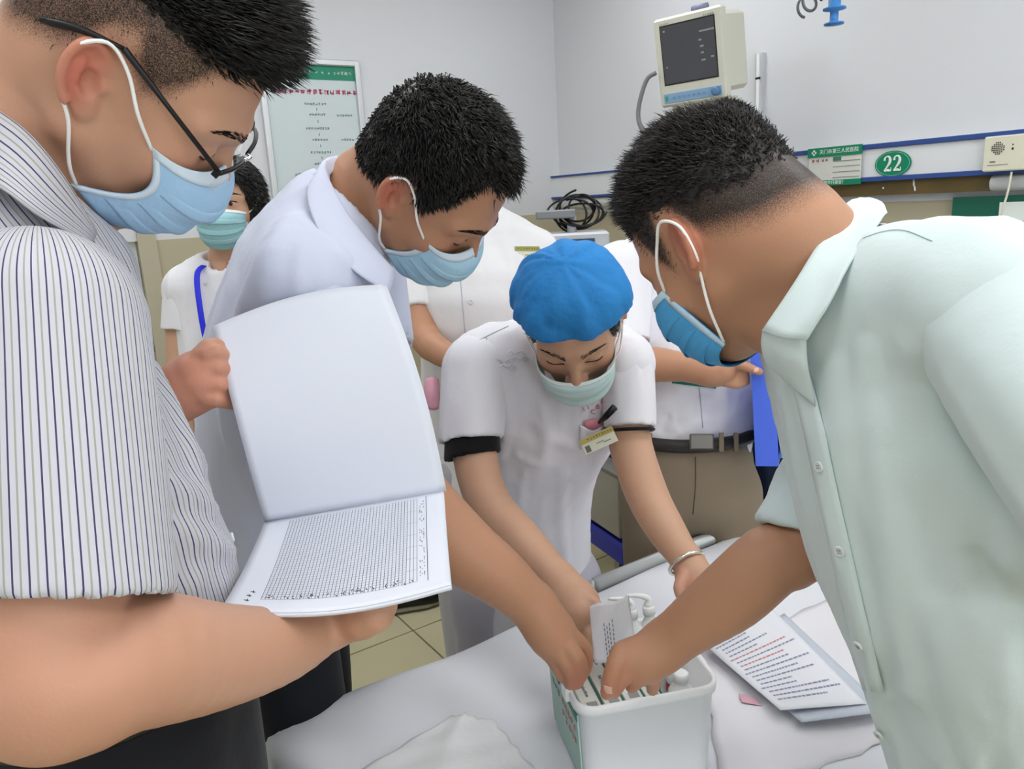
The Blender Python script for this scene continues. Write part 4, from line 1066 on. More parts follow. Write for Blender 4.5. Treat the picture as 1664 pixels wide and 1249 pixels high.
def eyes(root, H, sides=(-1, 1), look=(0, 0), open_=.0045):
    for s in sides:
        c = A(s * .033, .0745, -.001)
        MB().lathe(H.w(*c), [(.0115 * math.sin(t), -.0115 * math.cos(t)) for t in np.linspace(.05, 3.09, 12)], ax=[H.M[:, 0], H.M[:, 2], H.M[:, 1]], n=18).build('eye', mat('eye white', 'd8cfc8', .2), root, True)
M_LOOP = mat('ear loop', 'f2f1ee', .7)
def mask(root, H, col, ztop=-.010, ybias=0.0, notch=.0, loops=(1, -1), edge=None, bottom=-.124, band='d3e1ee', pleat=.0022, sag=0.0, earpts=None, flare=0.0, nose=0.0):
    """pleated surgical mask with stitched top band, and its ear loops"""
    nu, nv = 15, 13; rows = []
    vs_ = np.linspace(0, 1, nv)
    cpr = catmull([(0, .099 + ybias + nose, ztop), (0, .126 + ybias, -.040), (0, .121 + ybias, -.070), (0, .107 + ybias + flare, -.098), (0, .074 + ybias + flare, bottom)], 12)
    E0 = A(.066, .045, -.022 + (ztop + .01) * .6) if edge is None else A(*edge[0]); E1 = A(.060, .025, -.088) if edge is None else A(*edge[1])
    for v_ in vs_:
        c = cpr[int(round(v_ * (len(cpr) - 1)))]; e = E0 * (1 - v_) + E1 * v_ + A(0, notch * math.sin(math.pi * v_), 0)
        c = c + A(0, pleat * ((v_ * 4) % 1.0 - .5) * (1 if .15 < v_ < .9 else 0), 0)
        r = []
        for u in np.linspace(-1, 1, nu):
            w_ = math.cos(u * math.pi / 2) ** .75 if abs(u) < 1 else 0.0
            x = e[0] * math.sin(u * math.pi / 2) ** 1 ; x = math.copysign(abs(e[0]) * abs(math.sin(u * math.pi / 2)) ** .95, u)
            y = e[1] + (c[1] - e[1]) * w_; z = e[2] + (c[2] - e[2]) * (math.cos(u * math.pi / 2) ** 1.2 if abs(u) < 1 else 0)
            z -= sag * v_ * w_
            r.append(H.w(x, y, z))
        rows.append(r)
    m = mat('mask ' + col, col, .75, .2, bump=.15, bscale=90); mb_ = mat('mask band ' + band, band, .75, .2)
    o, g = sheet('face_mask', rows, m, root, .0012, 3)
    k = 4
    bd, _ = sheet('mask_band', [[p + (p - H.w(0, .0, -.06)) * .012 for p in g[i][::3]] for i in (0, 1, 3)], mb_, o, .0008, 2)
    for vi in (.30, .53, .76):
        i0 = int(vi * (len(g) - 1)); pr = []
        for q_, off in ((0, .0002), (2, .0016), (4, .0028)):
            row_ = g[i0 + q_][1:-1:2]; nr_ = len(row_)
            pr.append([p + nrm(p - H.w(0, .0, -.06)) * (.0002 + off * (1 - abs(2 * k_ / (nr_ - 1) - 1) ** 3)) for k_, p in enumerate(row_)])
        sheet('pleat', pr, m, o, .0007, 2)
    for s in (0, -1):
        j0, j1 = (0, 2) if s == 0 else (-1, -3)
        ed = [[p + (p - H.w(0, .0, -.06)) * .012 for p in g[::3, j0]], [p + (p - H.w(0, .0, -.06)) * .012 for p in (g[::3, j0] * .55 + g[::3, j1] * .45)]]
        sheet('mask_edge', ed, mb_, o, .0008, 2)
    for s in loops:
        j = -1 if s > 0 else 0
        t0, t1 = g[1, j], g[-2, j]
        ep = earpts or ((.083, .0, .022), (.0865, -.022, .030), (.092, -.036, .008), (.089, -.026, -.022), (.085, -.008, -.042), (.081, .006, -.066))
        l0, l1 = H.loc(t0), H.loc(t1); q0_, q1_ = A(s * ep[0][0], ep[0][1], ep[0][2]), A(s * ep[-1][0], ep[-1][1], ep[-1][2])
        m0 = (l0 + q0_) / 2 + A(s * .006, 0, 0); m1 = (l1 + q1_) / 2 + A(s * .004, 0, 0)
        pts = [t0, H.w(*m0)] + [H.w(s * a, b, c) for a, b, c in ep] + [H.w(*m1), t1]
        MB().tube(catmull(pts, 6), .0017, 6).build('ear_loop', M_LOOP, o, True)
    return o, g

def ridges(S, lines, r=.012, sink=.007, k=.022, cell=.009, ends=.35):
    """raise drape folds along lines on the garment sculpted so far"""
    v, q = S.mesh(cell); t = BVHTree.FromPolygons(v.tolist(), q.tolist()); new = []
    for ln in lines:
        pts = []
        for x, y, _ in catmull([(x, y, 0) for x, y in ln], 3):
            d = nrm(at(x, y, 1) - CAM); h = t.ray_cast(Vector(CAM), Vector(d))
            if h[0] is not None: pts.append(A(*h[0]) + d * sink)
        if len(pts) > 2: new.append(limb(pts, [r * (ends + (1 - ends) * math.sin(math.pi * min(max(i / (len(pts) - 1), .02), .98))) for i in range(len(pts))], 1))
    for l in new: S.add(l, k)
def wear(root, name, S, cell, m, folds=(), relaxn=2, attrs=None, part=None, lo=None, hi=None):
    """mesh a sculpted garment and press folds into it: (direction, across, along, amplitude, mask)"""
    v, q = S.mesh(cell, lo, hi); v = relax(v, q, relaxn)
    if folds:
        n = vnormals(v, q); d = np.zeros(len(v))
        for k, (dr, fa_, fl_, amp, mk) in enumerate(folds):
            dr = nrm(dr); e1 = nrm(np.cross(dr, A(.3, .5, .8))); e2 = np.cross(dr, e1)
            pp = np.stack([v @ e1 * fa_, v @ e2 * fa_, v @ dr * fl_], 1); pp = pp + .35 * np.stack([vnoise(pp * .7, k + 9), vnoise(pp * .7 + 7, k + 19), 0 * d], 1)
            x = vnoise(pp, k + 1); x = .55 * x + .75 * (.45 - np.abs(vnoise(pp * .8 + 3.7, k + 31)) * 1.5)
            d += amp * x * (mk(v) if mk else 1)
        v = v + n * d[:, None]
    at_ = {k: f(v) for k, f in (attrs or {}).items()}
    return quadmesh(name, v, q, m, part or root, at_)
def around(axis, S):
    """angle (in metres of cloth) of points about a polyline, for printed stripes"""
    axis = np.asarray(axis)
    def fn(v, R=.15):
        best = np.full(len(v), 9e9); out = np.zeros(len(v))
        a, b = axis[0], axis[-1]; t = nrm(b - a); s = nrm(S - t * (S @ t)); f = np.cross(t, s)
        # nearest axis point
        c = np.zeros((len(v), 3))
        for i in range(len(axis) - 1):
            p = axis[i]; d = axis[i + 1] - p; h = np.clip((v - p) @ d / (d @ d), 0, 1); x = p + h[:, None] * d; dist = np.linalg.norm(v - x, axis=1)
            m_ = dist < best; best[m_] = dist[m_]; c[m_] = x[m_]
        r = v - c
        return np.arctan2(r @ f, r @ s) * R
    return fn
def trousers(root, hip, fwd, m, shoe, stance=.11, foot=(0, 0), cell=.009, hipr=(.165, .115), knees=None, top=None, name='trousers', shift=0.0, toe=.09):
    """waist to floor; hip is the middle of the seat"""
    hip = np.asarray(hip, float); f = nrm(A(fwd[0], fwd[1], 0)); r = A(f[1], -f[0], 0)
    S = Sculpt(); up = top if top is not None else hip + UZ * .14
    S.add(loft([hip - UZ * .02, hip * .5 + up * .5, up], [hipr[0], hipr[0], hipr[0] * .93], [hipr[1], hipr[1], hipr[1] * .95], r))
    ends = []
    for s in (-1, 1):
        a = A(hip[0], hip[1], .09) + r * s * stance + f * (foot[0] if s < 0 else foot[1])
        h0 = hip + r * s * .085 - UZ * .04; kn = h0 * .52 + a * .48 + f * .02 + r * s * .005
        S.add(limb([h0, kn, a, a - UZ * .04], [.095, .075, .062, .062], 4), .03); ends.append(a)
    S.cut(lambda p: .05 - p[..., 2]); S.cut(half(up, UZ))
    v, q = S.mesh(cell); v = relax(v, q, 2); n = vnormals(v, q)
    v = v + n * (.004 * vnoise(v * A(14, 14, 9), 3))[:, None]
    o = quadmesh(name, v, q, m, root)
    for a in ends:
        T = Sculpt(); b0 = A(a[0], a[1], 0)
        T.add(loft([b0 - f * .06 + UZ * .045, b0 + f * .05 + UZ * .045, b0 + f * (.05 + toe) + UZ * .034, b0 + f * (.10 + toe) + UZ * .03], [.038, .042, .046, .03], [.045, .042, .03, .024], r)); T.cut(lambda p: .012 - p[..., 2])
        vv, qq = T.mesh(.006); sh_ = quadmesh('shoe', vv, qq, shoe, root)
        mb = MB(); mb.tube([b0 - f * .06 + UZ * .011, b0 + f * .05 + UZ * .011, b0 + f * (.05 + toe) + UZ * .011, b0 + f * (.10 + toe) + UZ * .011], [.036, .041, .045, .028], 16, flat=.24, up=UZ); mb.build('sole', mat('sole beige', '9c9680', .6), sh_, True)
    return o
def digits(B, pts, radii, k=.0035): B.add(limb(pts, radii, 2), k)
def body(root, B, H, cell, m, stub=None, red=None, name='body', lo=None, hi=None, relaxn=1):
    v, q = B.mesh(cell, lo, hi); v = relax(v, q, relaxn); pl = H.loc(v)
    near = np.linalg.norm(pl, axis=1) < .16
    ru = np.where(near, H.ruddy(pl), 0); st = np.zeros(len(v))
    if stub is not None: st = np.where(near, stub(pl), 0)
    for c, r, a in (red or []): ru = np.maximum(ru, a * np.clip(1.4 - np.linalg.norm(v - c, axis=1) / r, 0, 1))
    return quadmesh(name, v, q, m, root, {'ruddy': ru, 'stubble': st})
def nail(root, o, x, y, d, w=.005, l=.006):
    p, n = touch(o, x, y, .0003)
    if p is None: return
    d = nrm(np.asarray(d) - n * (np.asarray(d) @ n)); e = np.cross(n, d)
    rows = [[p + d * l * a + e * w * b - n * (.0011 * b * b + .0006 * a * a) for b in (-1, -.5, 0, .5, 1)] for a in (-1, -.3, .4, .9)]
    sheet('fingernail', rows, mat('nail', 'd9ab98', .3), root, .0008, 2)
def button(root, p, n, r=.0055, m=None, name='button'):
    n = nrm(n); e1 = nrm(np.cross(n, A(.2, .3, .9))); e2 = np.cross(n, e1)
    o = MB().lathe(p, [(r * .9, -.002), (r, -.0005), (r, .0006), (r * .8, .0013), (r * .7, .0008), (r * .05, .0008)], ax=[e1, e2, n], n=16).build(name, m or M_BTN, root, True)
    for a in (0, 1, 2, 3): 
        c = p + n * .0009 + (e1 * math.cos(a * 1.57 + .8) + e2 * math.sin(a * 1.57 + .8)) * r * .3
        MB().lathe(c, [(r * .12, -.0006), (r * .12, .0004)], ax=[e1, e2, n], n=6).build('hole', mat('button hole', '7f8a86', .8), o)
M_BTN = mat('button', 'd9dedd', .35, .5)
M_HAIR = mat('black hair', '15120f', .42, .45)
M_HAIRB = mat('dark brown hair', '1c1613', .42, .45)
def crop(root, H, table, n, ln, m, seed, lim=None, width=.00035):
    return hair(root, H, None, table, lambda p: ln + 0 * p[:, 0], lambda p: np.stack([0 * p[:, 0], .35 + 0 * p[:, 0], -.5 + 0 * p[:, 0]], 1) * 1.4, n, m, width, .3, seed, -.0008, None, 'cropped_hair', capnoise=0)
SKIN_A = skin_material('skin light brown', 'c9997e', 'c26a58')
SKIN_B = skin_material('skin tan', 'bb8a6c', 'b5634f')
SKIN_C = skin_material('skin pale', 'd0a488', 'c47a6a')
# ------------------------------------------------------------------ the man in the striped shirt
p1 = empty('person', (.05, .86, 0), 'man in pinstriped short-sleeved shirt, glasses and mask turning pages', 'person', 'people around the bed')
hl_, hr_ = at(430, 848, .925), at(721, 798, .935); bl_, br_ = at(358, 990, .705), at(733, 950, .72)
def pagegrid(c00, c01, c10, c11, bow, n=7):
    return [[(c00 * (1 - b) + c01 * b) * (1 - a) + (c10 * (1 - b) + c11 * b) * a + bow(a, b) for b in np.linspace(0, 1, n)] for a in np.linspace(0, 1, n)]
bw_ = lambda a, b: CU * (-.010 * math.sin(math.pi * a) * .6 - .012 * math.sin(math.pi * b) * a) 
lowr = pagegrid(hl_, hr_, bl_, br_, bw_)
nrm_up = nrm(np.cross(hr_ - hl_, bl_ - hl_)); nrm_up = nrm_up if nrm_up[2] > 0 else -nrm_up
def under(a, b, t): return (hl_ * (1 - b) + hr_ * b) * (1 - a) + (bl_ * (1 - b) + br_ * b) * a + bw_(min(max(a, 0), 1), b) - nrm_up * t
H = H1 = Head((.148, .792, 1.655), (.676, -.064, -.734), (.571, -.585, .576), 1.03)
B = Sculpt(); H.sculpt(B, 1.1)
nb = A(.005, .855, 1.50)
B.add(limb([H.w(0, -.03, -.035), H.w(0, -.045, -.085), nb * .5 + H.w(0, -.05, -.10) * .5, nb], [.058, .060, .064, .07], 3), .03)
B.add(limb([H.w(0, .06, -.09), H.w(0, .02, -.115), nb + A(.04, 0, 0)], [.018, .03, .05], 3), .04)      # soft under-chin
B.add(loft([nb, nb - UZ * .2], [.06, .14], [.06, .09], A(0, 1, 0)), .02)
shR = at(75, 555, .605); elR = at(92, 1078, .555); wrR = at(540, 1006, .81); hdR = under(.60, .66, .022)
B.add(limb([nb - UZ * .06, shR, shR * .5 + elR * .5, elR, at(215, 1070, .59), at(350, 1066, .668), at(460, 1046, .748), wrR], [.05, .055, .055, .055, .053, .045, .036, .027], 4), .02)
B.add(ell(elR + A(-.012, -.0, -.012), (.045, .045, .045)), .03)
# right hand lies flat under the papers
B.add(limb([wrR, under(.78, .62, .034), hdR], [.027, .020, .016], 3), .012)
for k in range(4): digits(B, [under(.62, .58 + .05 * k, .020), under(.45, .55 + .07 * k, .015), under(.28, .54 + .075 * k, .012)], [.0105, .009, .007])
# left hand turns the page
shL = A(.02, 1.03, 1.45); elL = A(.02, 1.06, 1.20); wrL = at(287, 640, .90); pm = at(325, 618, .90)
B.add(limb([nb - UZ * .06, shL, elL, (elL + wrL) / 2 + A(0, 0, .01), wrL], [.05, .055, .048, .04, .029], 4), .02)
B.add(limb([wrL, pm], [.03, .036], 3), .02)
B.add(ell(pm - CR * .006 + CF * .012, (.034, .034, .030)), .012)
for (x0, y0, x1, y1, x2, y2, r) in ((326, 582, 352, 574, 378, 590, .0105), (324, 602, 354, 598, 384, 612, .011), (324, 624, 354, 624, 388, 634, .0105), (322, 644, 350, 648, 384, 656, .0095)):
    digits(B, [at(x0, y0, .886), at(x1, y1, .884), at(x2, y2, .930)], [r * 1.05, r, r * .85])
digits(B, [at(318, 592, .89), at(338, 566, .89), at(358, 566, .905), at(372, 580, .912)], [.013, .0115, .0105, .009])
T1 = [(0, .070), (25, .066), (42, .060), (55, .040), (66, .012), (78, -.004), (88, .006), (98, .028), (110, .02), (124, -.02), (150, -.045), (180, -.05)]
body(p1, B, H, .0031, SKIN_A, stub=lambda pl: np.clip(H1.hairline(pl, T1) / .045 + .05, 0, .72), red=[(pm, .05, .6), (elR, .07, .2)], relaxn=0)
T1b = [(0, .074), (30, .070), (50, .066), (70, .062), (90, .064), (120, .062), (150, .058), (180, .055)]
hair(p1, H, B, T1b, lambda p: np.where(p[:, 1] > .02, .036, .022) * np.clip((p[:, 2] - .04) / .05, .3, 1), lambda p: np.stack([p[:, 0] * 2, .9 + 0 * p[:, 0], .5 - 7 * np.clip(p[:, 1] - .03, 0, 1)], 1), 9000, M_HAIR, .0010, .30, 1, .010, .03)
crop(p1, H, T1, 7000, .006, M_HAIRB, 2)
brows(p1, H, M_HAIR, .0, 110, .009, (1, -1), B=B); lashes(p1, H, M_HAIR, -.006, (1, -1), B=B)
mask(p1, H, 'a3c6e6', ztop=-.012, notch=.030, edge=((.071, .046, -.018), (.069, .022, -.094)), loops=(1, -1))
# glasses
gl = MB()
g0 = H.w(.084, -.040, .022); g1 = H.w(.083, -.012, .034); g2 = H.w(.079, .035, .022); g3 = H.w(.072, .096, .006)
gs = MB().tube(catmull([H.w(.083, -.062, .006), g0, g1], 4), [.0045, .0055, .0058, .0055, .005, .0045, .004, .0035, .003], 8, flat=.6).tube([g1, g2, g3], [.003, .0022, .0022], 8).build('glasses', M_BLACK, None, True)
tag(gs, 'black half-rim glasses on the man in the striped shirt', 'glasses')
g3b = H.w(-.072, .096, .006)
MB().tube([H.w(-.083, -.04, .022), H.w(-.083, -.012, .034), H.w(-.079, .035, .022), g3b], .0024, 8).build('temple_arm', M_BLACK, gs, True)
for s in (1, -1):
    rim = [H.w(s * x, y, z) for x, y, z in ((.072, .097, .006), (.055, .103, .010), (.030, .107, .010), (.010, .108, .004))]
    MB().tube(catmull(rim, 4), .0022, 8).build('rim', M_BLACK, gs, True)
    lens = [[H.w(s * x, y, z) for x, y, z in ((.070, .097, .003), (.052, .103, .008), (.033, .106, .008), (.012, .107, .002))], [H.w(s * x, y, z) for x, y, z in ((.070, .098, -.008), (.052, .105, -.011), (.033, .108, -.011), (.013, .109, -.008))], [H.w(s * x, y, z) for x, y, z in ((.062, .100, -.016), (.050, .106, -.020), (.034, .109, -.020), (.018, .110, -.016))]]
    sheet('lens', lens, mat('lens glass', 'f4f8fa', .03, .5, alpha=.12), gs, .0012, 3)
    MB().box(H.w(s * .072, .095, .004), (.0022, .003, .0035), ax=[H.M[:, 0], H.M[:, 1], H.M[:, 2]]).build('hinge', M_BLACK, gs)
MB().tube(catmull([H.w(.010, .108, .004), H.w(0, .111, .008), H.w(-.010, .108, .004)], 4), .0016, 6).build('bridge', M_CHROME, gs, True)
# shirt
M_STR = cloth_material('pinstripe cotton', 'bfbec6', .8, stripes=((0, .12, '3f3c5a'), (.5, .13, '9c9c90')))
tor = loft([(.03, .86, .95), (.035, .86, 1.08), (.03, .86, 1.19), (.012, .86, 1.32), (-.01, .86, 1.45), (-.02, .86, 1.54)], [.165, .175, .18, .18, .15, .095], [.132, .143, .138, .125, .108, .085], A(0, 1, 0), 4)
S = Sculpt(); S.add(tor)
S.add(limb([nb - UZ * .05, shR + A(.0, .03, .0)], [.06, .075], 2), .05); S.add(limb([nb - UZ * .05, shL - A(0, .03, 0)], [.06, .075], 2), .05)
S.cut(half((0, 0, 1.098), -UZ)); S.add(limb([at(-40, 330, .70), at(60, 400, .675), at(120, 440, .70)], [.06, .052, .05], 3), .04); S.sub(limb([nb - UZ * .02, H.w(0, -.045, -.085)], [.062, .07], 2), .006)
st_ax = tor.axis
ridges(S, [[(300, 730), (340, 770), (375, 800)], [(270, 790), (330, 820), (382, 850)], [(290, 860), (340, 880), (385, 900)], [(250, 600), (290, 700), (320, 790)]], .010, .006, .018)
wear(p1, 'shirt', S, .0055, M_STR, [((0, .2, 1), 30, 6, .003, None), ((.2, 1, .15), 45, 9, .005, lambda v: np.clip(1 - np.abs(v[:, 2] - 1.12) / .14, 0, 1)), ((.1, .3, 1), 45, 7, .004, lambda v: np.clip((1.25 - v[:, 2]) / .15, 0, 1))],
     attrs={'stripe': lambda v: around(st_ax, A(0, 1, 0))(v) / .0105})
shirt1 = [o for o in p1.children if o.name.startswith('shirt')][0]
def sleeve(root, sh, a, b, r0, r1, m, hem_n, cell=.006, attrs=None, folds=(), name='sleeve', wall=.011, extra=None, rmid=None):
    S = Sculpt(); mid = (sh + b) / 2 if a is None else a
    S.add(limb([sh, mid, b, b + (b - mid) * .3], [r0, rmid or (r0 + r1) / 2, r1, r1], 4))
    if extra: S.add(extra, .03)
    S.sub(limb([mid * .4 + b * .6, b, b + (b - mid) * .5], [r1 * .9 - wall, r1 - wall, r1 - wall], 3), .004); S.cut(half(b, hem_n))
    return wear(root, name, S, cell, m, folds, attrs=attrs)
hmR = at(100, 962, .568); hn = nrm(elR - shR) + CR * .0 - CU * 0
slax = np.array([shR, hmR])
sleeve(shirt1, shR + A(0, .015, .01), None, hmR, .080, .079, M_STR, nrm(hn - .18 * CR), attrs={'stripe': lambda v: around(slax, CR)(v, .083) / .0105}, folds=[((0, .1, 1), 22, 4, .0022, None)])
sleeve(shirt1, shL, None, shL * .35 + elL * .65, .08, .075, M_STR, nrm(elL - shL), .009, attrs={'stripe': lambda v: around(np.array([shL, elL]), CR)(v, .08) / .0105})
# collar: fold-over leaf round the neck
def collar(root, c, ax, fwd, r, h, leaf, m, open_=22, drop=.0, tip=.018, name='collar', stripes=None, n=15, tilt=.35, leafr=.012, thick=.0022, squash=1.0):
    ax = nrm(ax); f = nrm(np.asarray(fwd) - ax * (np.asarray(fwd) @ ax)); s = np.cross(f, ax)
    T, Mi, Bo, In = [], [], [], []
    for a in np.linspace(-180 + open_, 180 - open_, n):
        # a = 0 at the nape
        t = math.radians(a); d = -f * math.cos(t) + s * math.sin(t) * squash; e = abs(a) / (180 - open_)
        top = c + d * r + ax * (h * (1 - .55 * e ** 2)) + f * 0
        T.append(top); Mi.append(top + d * leafr * .7 - ax * leaf * .45); Bo.append(top + d * leafr * (1.3 + .4 * e) - ax * leaf * (1 + .25 * e) + f * tip * e ** 4)
        In.append(c + d * (r - .001) - ax * .012)
    o, g = sheet(name, [In, T, Mi, Bo], m, root, thick, 3)
    if stripes:
        at_ = o.data.attributes.new('stripe', 'FLOAT', 'POINT'); nr, nc = g.shape[:2]
        vals = np.repeat(np.linspace(0, leaf * 2.2, nr) / stripes, nc); at_.data.foreach_set('value', np.tile(vals, 2).astype(np.float32))
    return o
cr_ = [[at(-60, 150, .70), at(-20, 195, .655), at(45, 240, .638), at(105, 310, .645), at(158, 392, .675)],
       [at(-65, 125, .70), at(-25, 165, .645), at(42, 215, .622), at(102, 288, .628), at(157, 378, .662)],
       [at(-75, 190, .68), at(-35, 225, .62), at(22, 268, .598), at(80, 325, .606), at(152, 388, .650)],
       [at(-85, 245, .66), at(-45, 280, .60), at(8, 310, .585), at(66, 352, .595), at(146, 398, .642)]]
co, cg = sheet('collar', cr_, M_STR, shirt1, .0024, 5)
nr_, nc_ = cg.shape[:2]; co.data.attributes.new('stripe', 'FLOAT', 'POINT').data.foreach_set('value', np.tile(np.repeat(np.linspace(0, .075, nr_) / .0085, nc_), 2).astype(np.float32))
cr2 = [[at(158, 392, .675), at(150, 372, .76), at(90, 330, .80), at(0, 290, .80)], [at(157, 378, .662), at(155, 352, .765), at(92, 310, .815), at(0, 262, .815)], [at(160, 396, .665), at(166, 380, .78), at(100, 345, .835), at(0, 300, .83)]]
sheet('collar', cr2, M_STR, shirt1, .0024, 4)[0].data.attributes.new('stripe', 'FLOAT', 'POINT')
for k, z in enumerate((1.42, 1.34, 1.26, 1.18, 1.10)): 
    xx = np.interp(z, [1.08, 1.19, 1.32, 1.45], [.178, .168, .137, .098]); button(shirt1, A(xx + .004, .83, z), A(1, -.2, .1), .0055)
M_BLK = cloth_material('black trouser cloth', '15161c', .75)
trousers(p1, A(.025, .86, .90), A(1, 0, 0), M_BLK, M_BLACK, hipr=(.180, .150), top=A(.03, .86, 1.105), cell=.008)
MB().tube([A(.03, .86, 1.092) + A(.1415 * math.cos(t), .170 * math.sin(t), 0) for t in np.linspace(0, 6.283, 48)[:-1]], .014, 8, closed=True, up=UZ).build('belt', mat('belt black', '141416', .35), p1, True)

# the papers in his hands
doc = empty('document', at(560, 900, .8), 'stapled white papers with a ruled table, top sheets turned up', 'document')
M_PG = mat('page white', 'dde0ea', .7, .2)
lo_, G1 = sheet('lower_page', lowr, M_PG, doc, .0005, 4)
st2, _ = sheet('page_stack', [[p - nrm_up * .0028 + CU * 0 for p in r] for r in lowr], M_PG, doc, .0042, 4)
tb = MB(); up = nrm_up * .0006
def pline(mb, a0, b0, a1, b1, w, n=8):
    for k in range(n):
        t0, t1 = k / n, (k + 1) / n; p = gpt(G1, a0 + (a1 - a0) * t0, b0 + (b1 - b0) * t0) + up; q = gpt(G1, a0 + (a1 - a0) * t1, b0 + (b1 - b0) * t1) + up
        e = nrm(np.cross(q - p, nrm_up)) * w; mb.add([p - e, q - e, q + e, p + e], [(0, 1, 2, 3)])
for k in range(42): pline(tb, .04, .15 + .70 * k / 41, .88, .15 + .70 * k / 41, .00028)
for k in range(36): pline(tb, .04 + .84 * k / 35, .15, .04 + .84 * k / 35, .80 if k % 5 else .85, .0002)
pline(tb, .02, .90, .9, .90, .0004)
tb.build('ruled_table', mat('table ink', '6e7078', .8), lo_)
rnd = random.Random(3); wr = MB()
for k in range(60):
    b = rnd.uniform(.16, .84); a = .855 + rnd.uniform(-.02, .02); pline(wr, a, b, a + rnd.uniform(-.02, .02), b + .006, .0005, 1)
for k in range(70):
    a = rnd.uniform(.06, .85); b = rnd.choice((.865, .875, .885)); pline(wr, a, b, a + .012, b + rnd.uniform(-.002, .002), .0003, 1)
for a, b in ((.80, .10), (.84, .09), (.89, .09)): pline(wr, a, b - .012, a + .01, b + .012, .0005, 1); pline(wr, a - .01, b, a + .015, b + .004, .0005, 1)
wr.build('handwriting', mat('pen ink', '3c3d48', .8), lo_)
tl_, tr_ = at(345, 530, .905), at(622, 462, .955)
ub = lambda a, b: CF * (-.03 * math.sin(math.pi * a) * (1 - .4 * b)) + CU * (.012 * (1 - a) ** 2 * math.sin(math.pi * b)) + CR * .010 * math.sin(math.pi * a)
upg = pagegrid(tl_, tr_, hl_, hr_, ub)
sheet('turned_page', upg, M_PG, doc, .0006, 4)
sheet('turned_page', [[p + CF * (.004 + .006 * (1 - i / 6)) + CR * .003 for p in r] for i, r in enumerate(upg)], M_PG, doc, .0006, 4)
MB().tube([hl_ * .7 + hr_ * .3 + nrm_up * .003, hl_ * .66 + hr_ * .34 + nrm_up * .003], .0006, 6).build('staple', M_CHROME, doc)

# ------------------------------------------------------------------ the man in the mint shirt
p7 = empty('person', (.88, .26, 0), 'man in pale mint shirt and blue mask reaching into the box', 'person', 'people around the bed')
H = H7 = Head((.660, .575, 1.474), (.037, .778, -.627), (-.21, .619, .757), 0.98)
B = Sculpt(); H.sculpt(B, 1.04)
N7 = at(1345, 470, .80); fw7 = nrm(A(-.72, .69, 0)); L7 = A(-fw7[1], fw7[0], 0); L7 = -L7 if L7 @ A(-.66, -.75, 0) < 0 else L7
B.add(limb([H.w(0, -.035, -.01), H.w(0, -.06, -.06), N7 * .55 + H.w(0, -.05, -.09) * .45, N7], [.06, .062, .066, .072], 3), .035)
B.add(limb([H.w(0, .055, -.095), H.w(0, .0, -.10), N7 + A(-.03, .0, -.03)], [.02, .04, .055], 3), .03)
hip7 = A(.90, .25, .93)
sh7R = at(1378, 640, 1.0); el7R = at(1312, 868, .945); wr7 = at(1082, 1046, .985)
B.add(limb([N7 - UZ * .03, sh7R, el7R, at(1250, 912, .94), at(1190, 965, .955), at(1130, 1010, .97), wr7], [.05, .045, .042, .043, .043, .036, .030], 4), .02)
# right hand: bent over the cartons, forefinger pointing down, thumb behind
B.add(limb([wr7, at(1055, 1066, .98), at(1020, 1070, .975)], [.030, .031, .024], 3), .012)
B.add(ell(at(1035, 1082, .985), (.030, .026, .022), np.stack([CR, CF, CU], 1)), .010)
digits(B, [at(1010, 1062, .965), at(1000, 1080, .958), at(992, 1104, .958), at(986, 1126, .966)], [.0135, .0118, .0105, .0085])
digits(B, [at(1026, 1080, .968), at(1013, 1098, .962), at(1004, 1112, .966), at(999, 1124, .975)], [.0125, .0112, .010, .008])
digits(B, [at(1044, 1088, .975), at(1036, 1104, .972), at(1026, 1116, .98)], [.0115, .0102, .008])
digits(B, [at(1062, 1080, .985), at(1063, 1096, .982), at(1062, 1108, .985), at(1060, 1120, .995)], [.0125, .0105, .0098, .008])
sh7L = at(1598, 486, .62); el7L = at(1930, 880, .50)
B.add(limb([N7 - UZ * .03, sh7L, el7L, el7L + A(-.03, -.02, -.24), el7L + A(-.04, .0, -.32)], [.05, .05, .045, .03, .034], 3), .02)
B.add(loft([N7 - UZ * .04, N7 * .5 + hip7 * .5], [.05, .13], [.05, .075], L7), .03)
T7 = [(0, .060), (30, .054), (48, .044), (62, .02), (74, -.03), (84, -.01), (97, .034), (108, .024), (120, -.03), (150, -.058), (180, -.064)]
b7_o = body(p7, B, H, .0033, SKIN_B, stub=lambda pl: np.clip(H7.hairline(pl, T7) / .05 + .05, 0, .82), red=[(at(1000, 1105, .97), .03, .4)])
nail(p7, b7_o, 988, 1121, -CU)
T7b = [(0, .062), (30, .058), (50, .048), (70, .034), (90, .040), (110, .028), (135, -.010), (160, -.026), (180, -.03)]
hair(p7, H, B, T7b, lambda p: (.010 + .012 * np.clip((p[:, 2] - .03) / .06, 0, 1)) * np.clip(H7.hairline(p, T7b) / .03, .45, 1), lambda p: np.stack([p[:, 0] * 3, .35 + 0 * p[:, 0], .25 + 0 * p[:, 0]], 1), 11000, M_HAIRB, .0009, .24, 4, .004, .04)
crop(p7, H, T7, 14000, .008, M_HAIRB, 5)
mask(p7, H, '4f9fd4', ztop=-.012, notch=.0, edge=((.070, .050, -.016), (.067, .030, -.104)), band='bcd7ea', flare=.004, bottom=-.126, earpts=((.084, .004, .020), (.089, -.02, .030), (.093, -.038, .010), (.090, -.03, -.02), (.081, -.012, -.036)))
M_SEAMG = mat('mint seam', 'a3bab7', .8)
M_MINT = cloth_material('mint cotton', 'd1dfde', .75, sheen=.1)
S = Sculpt()
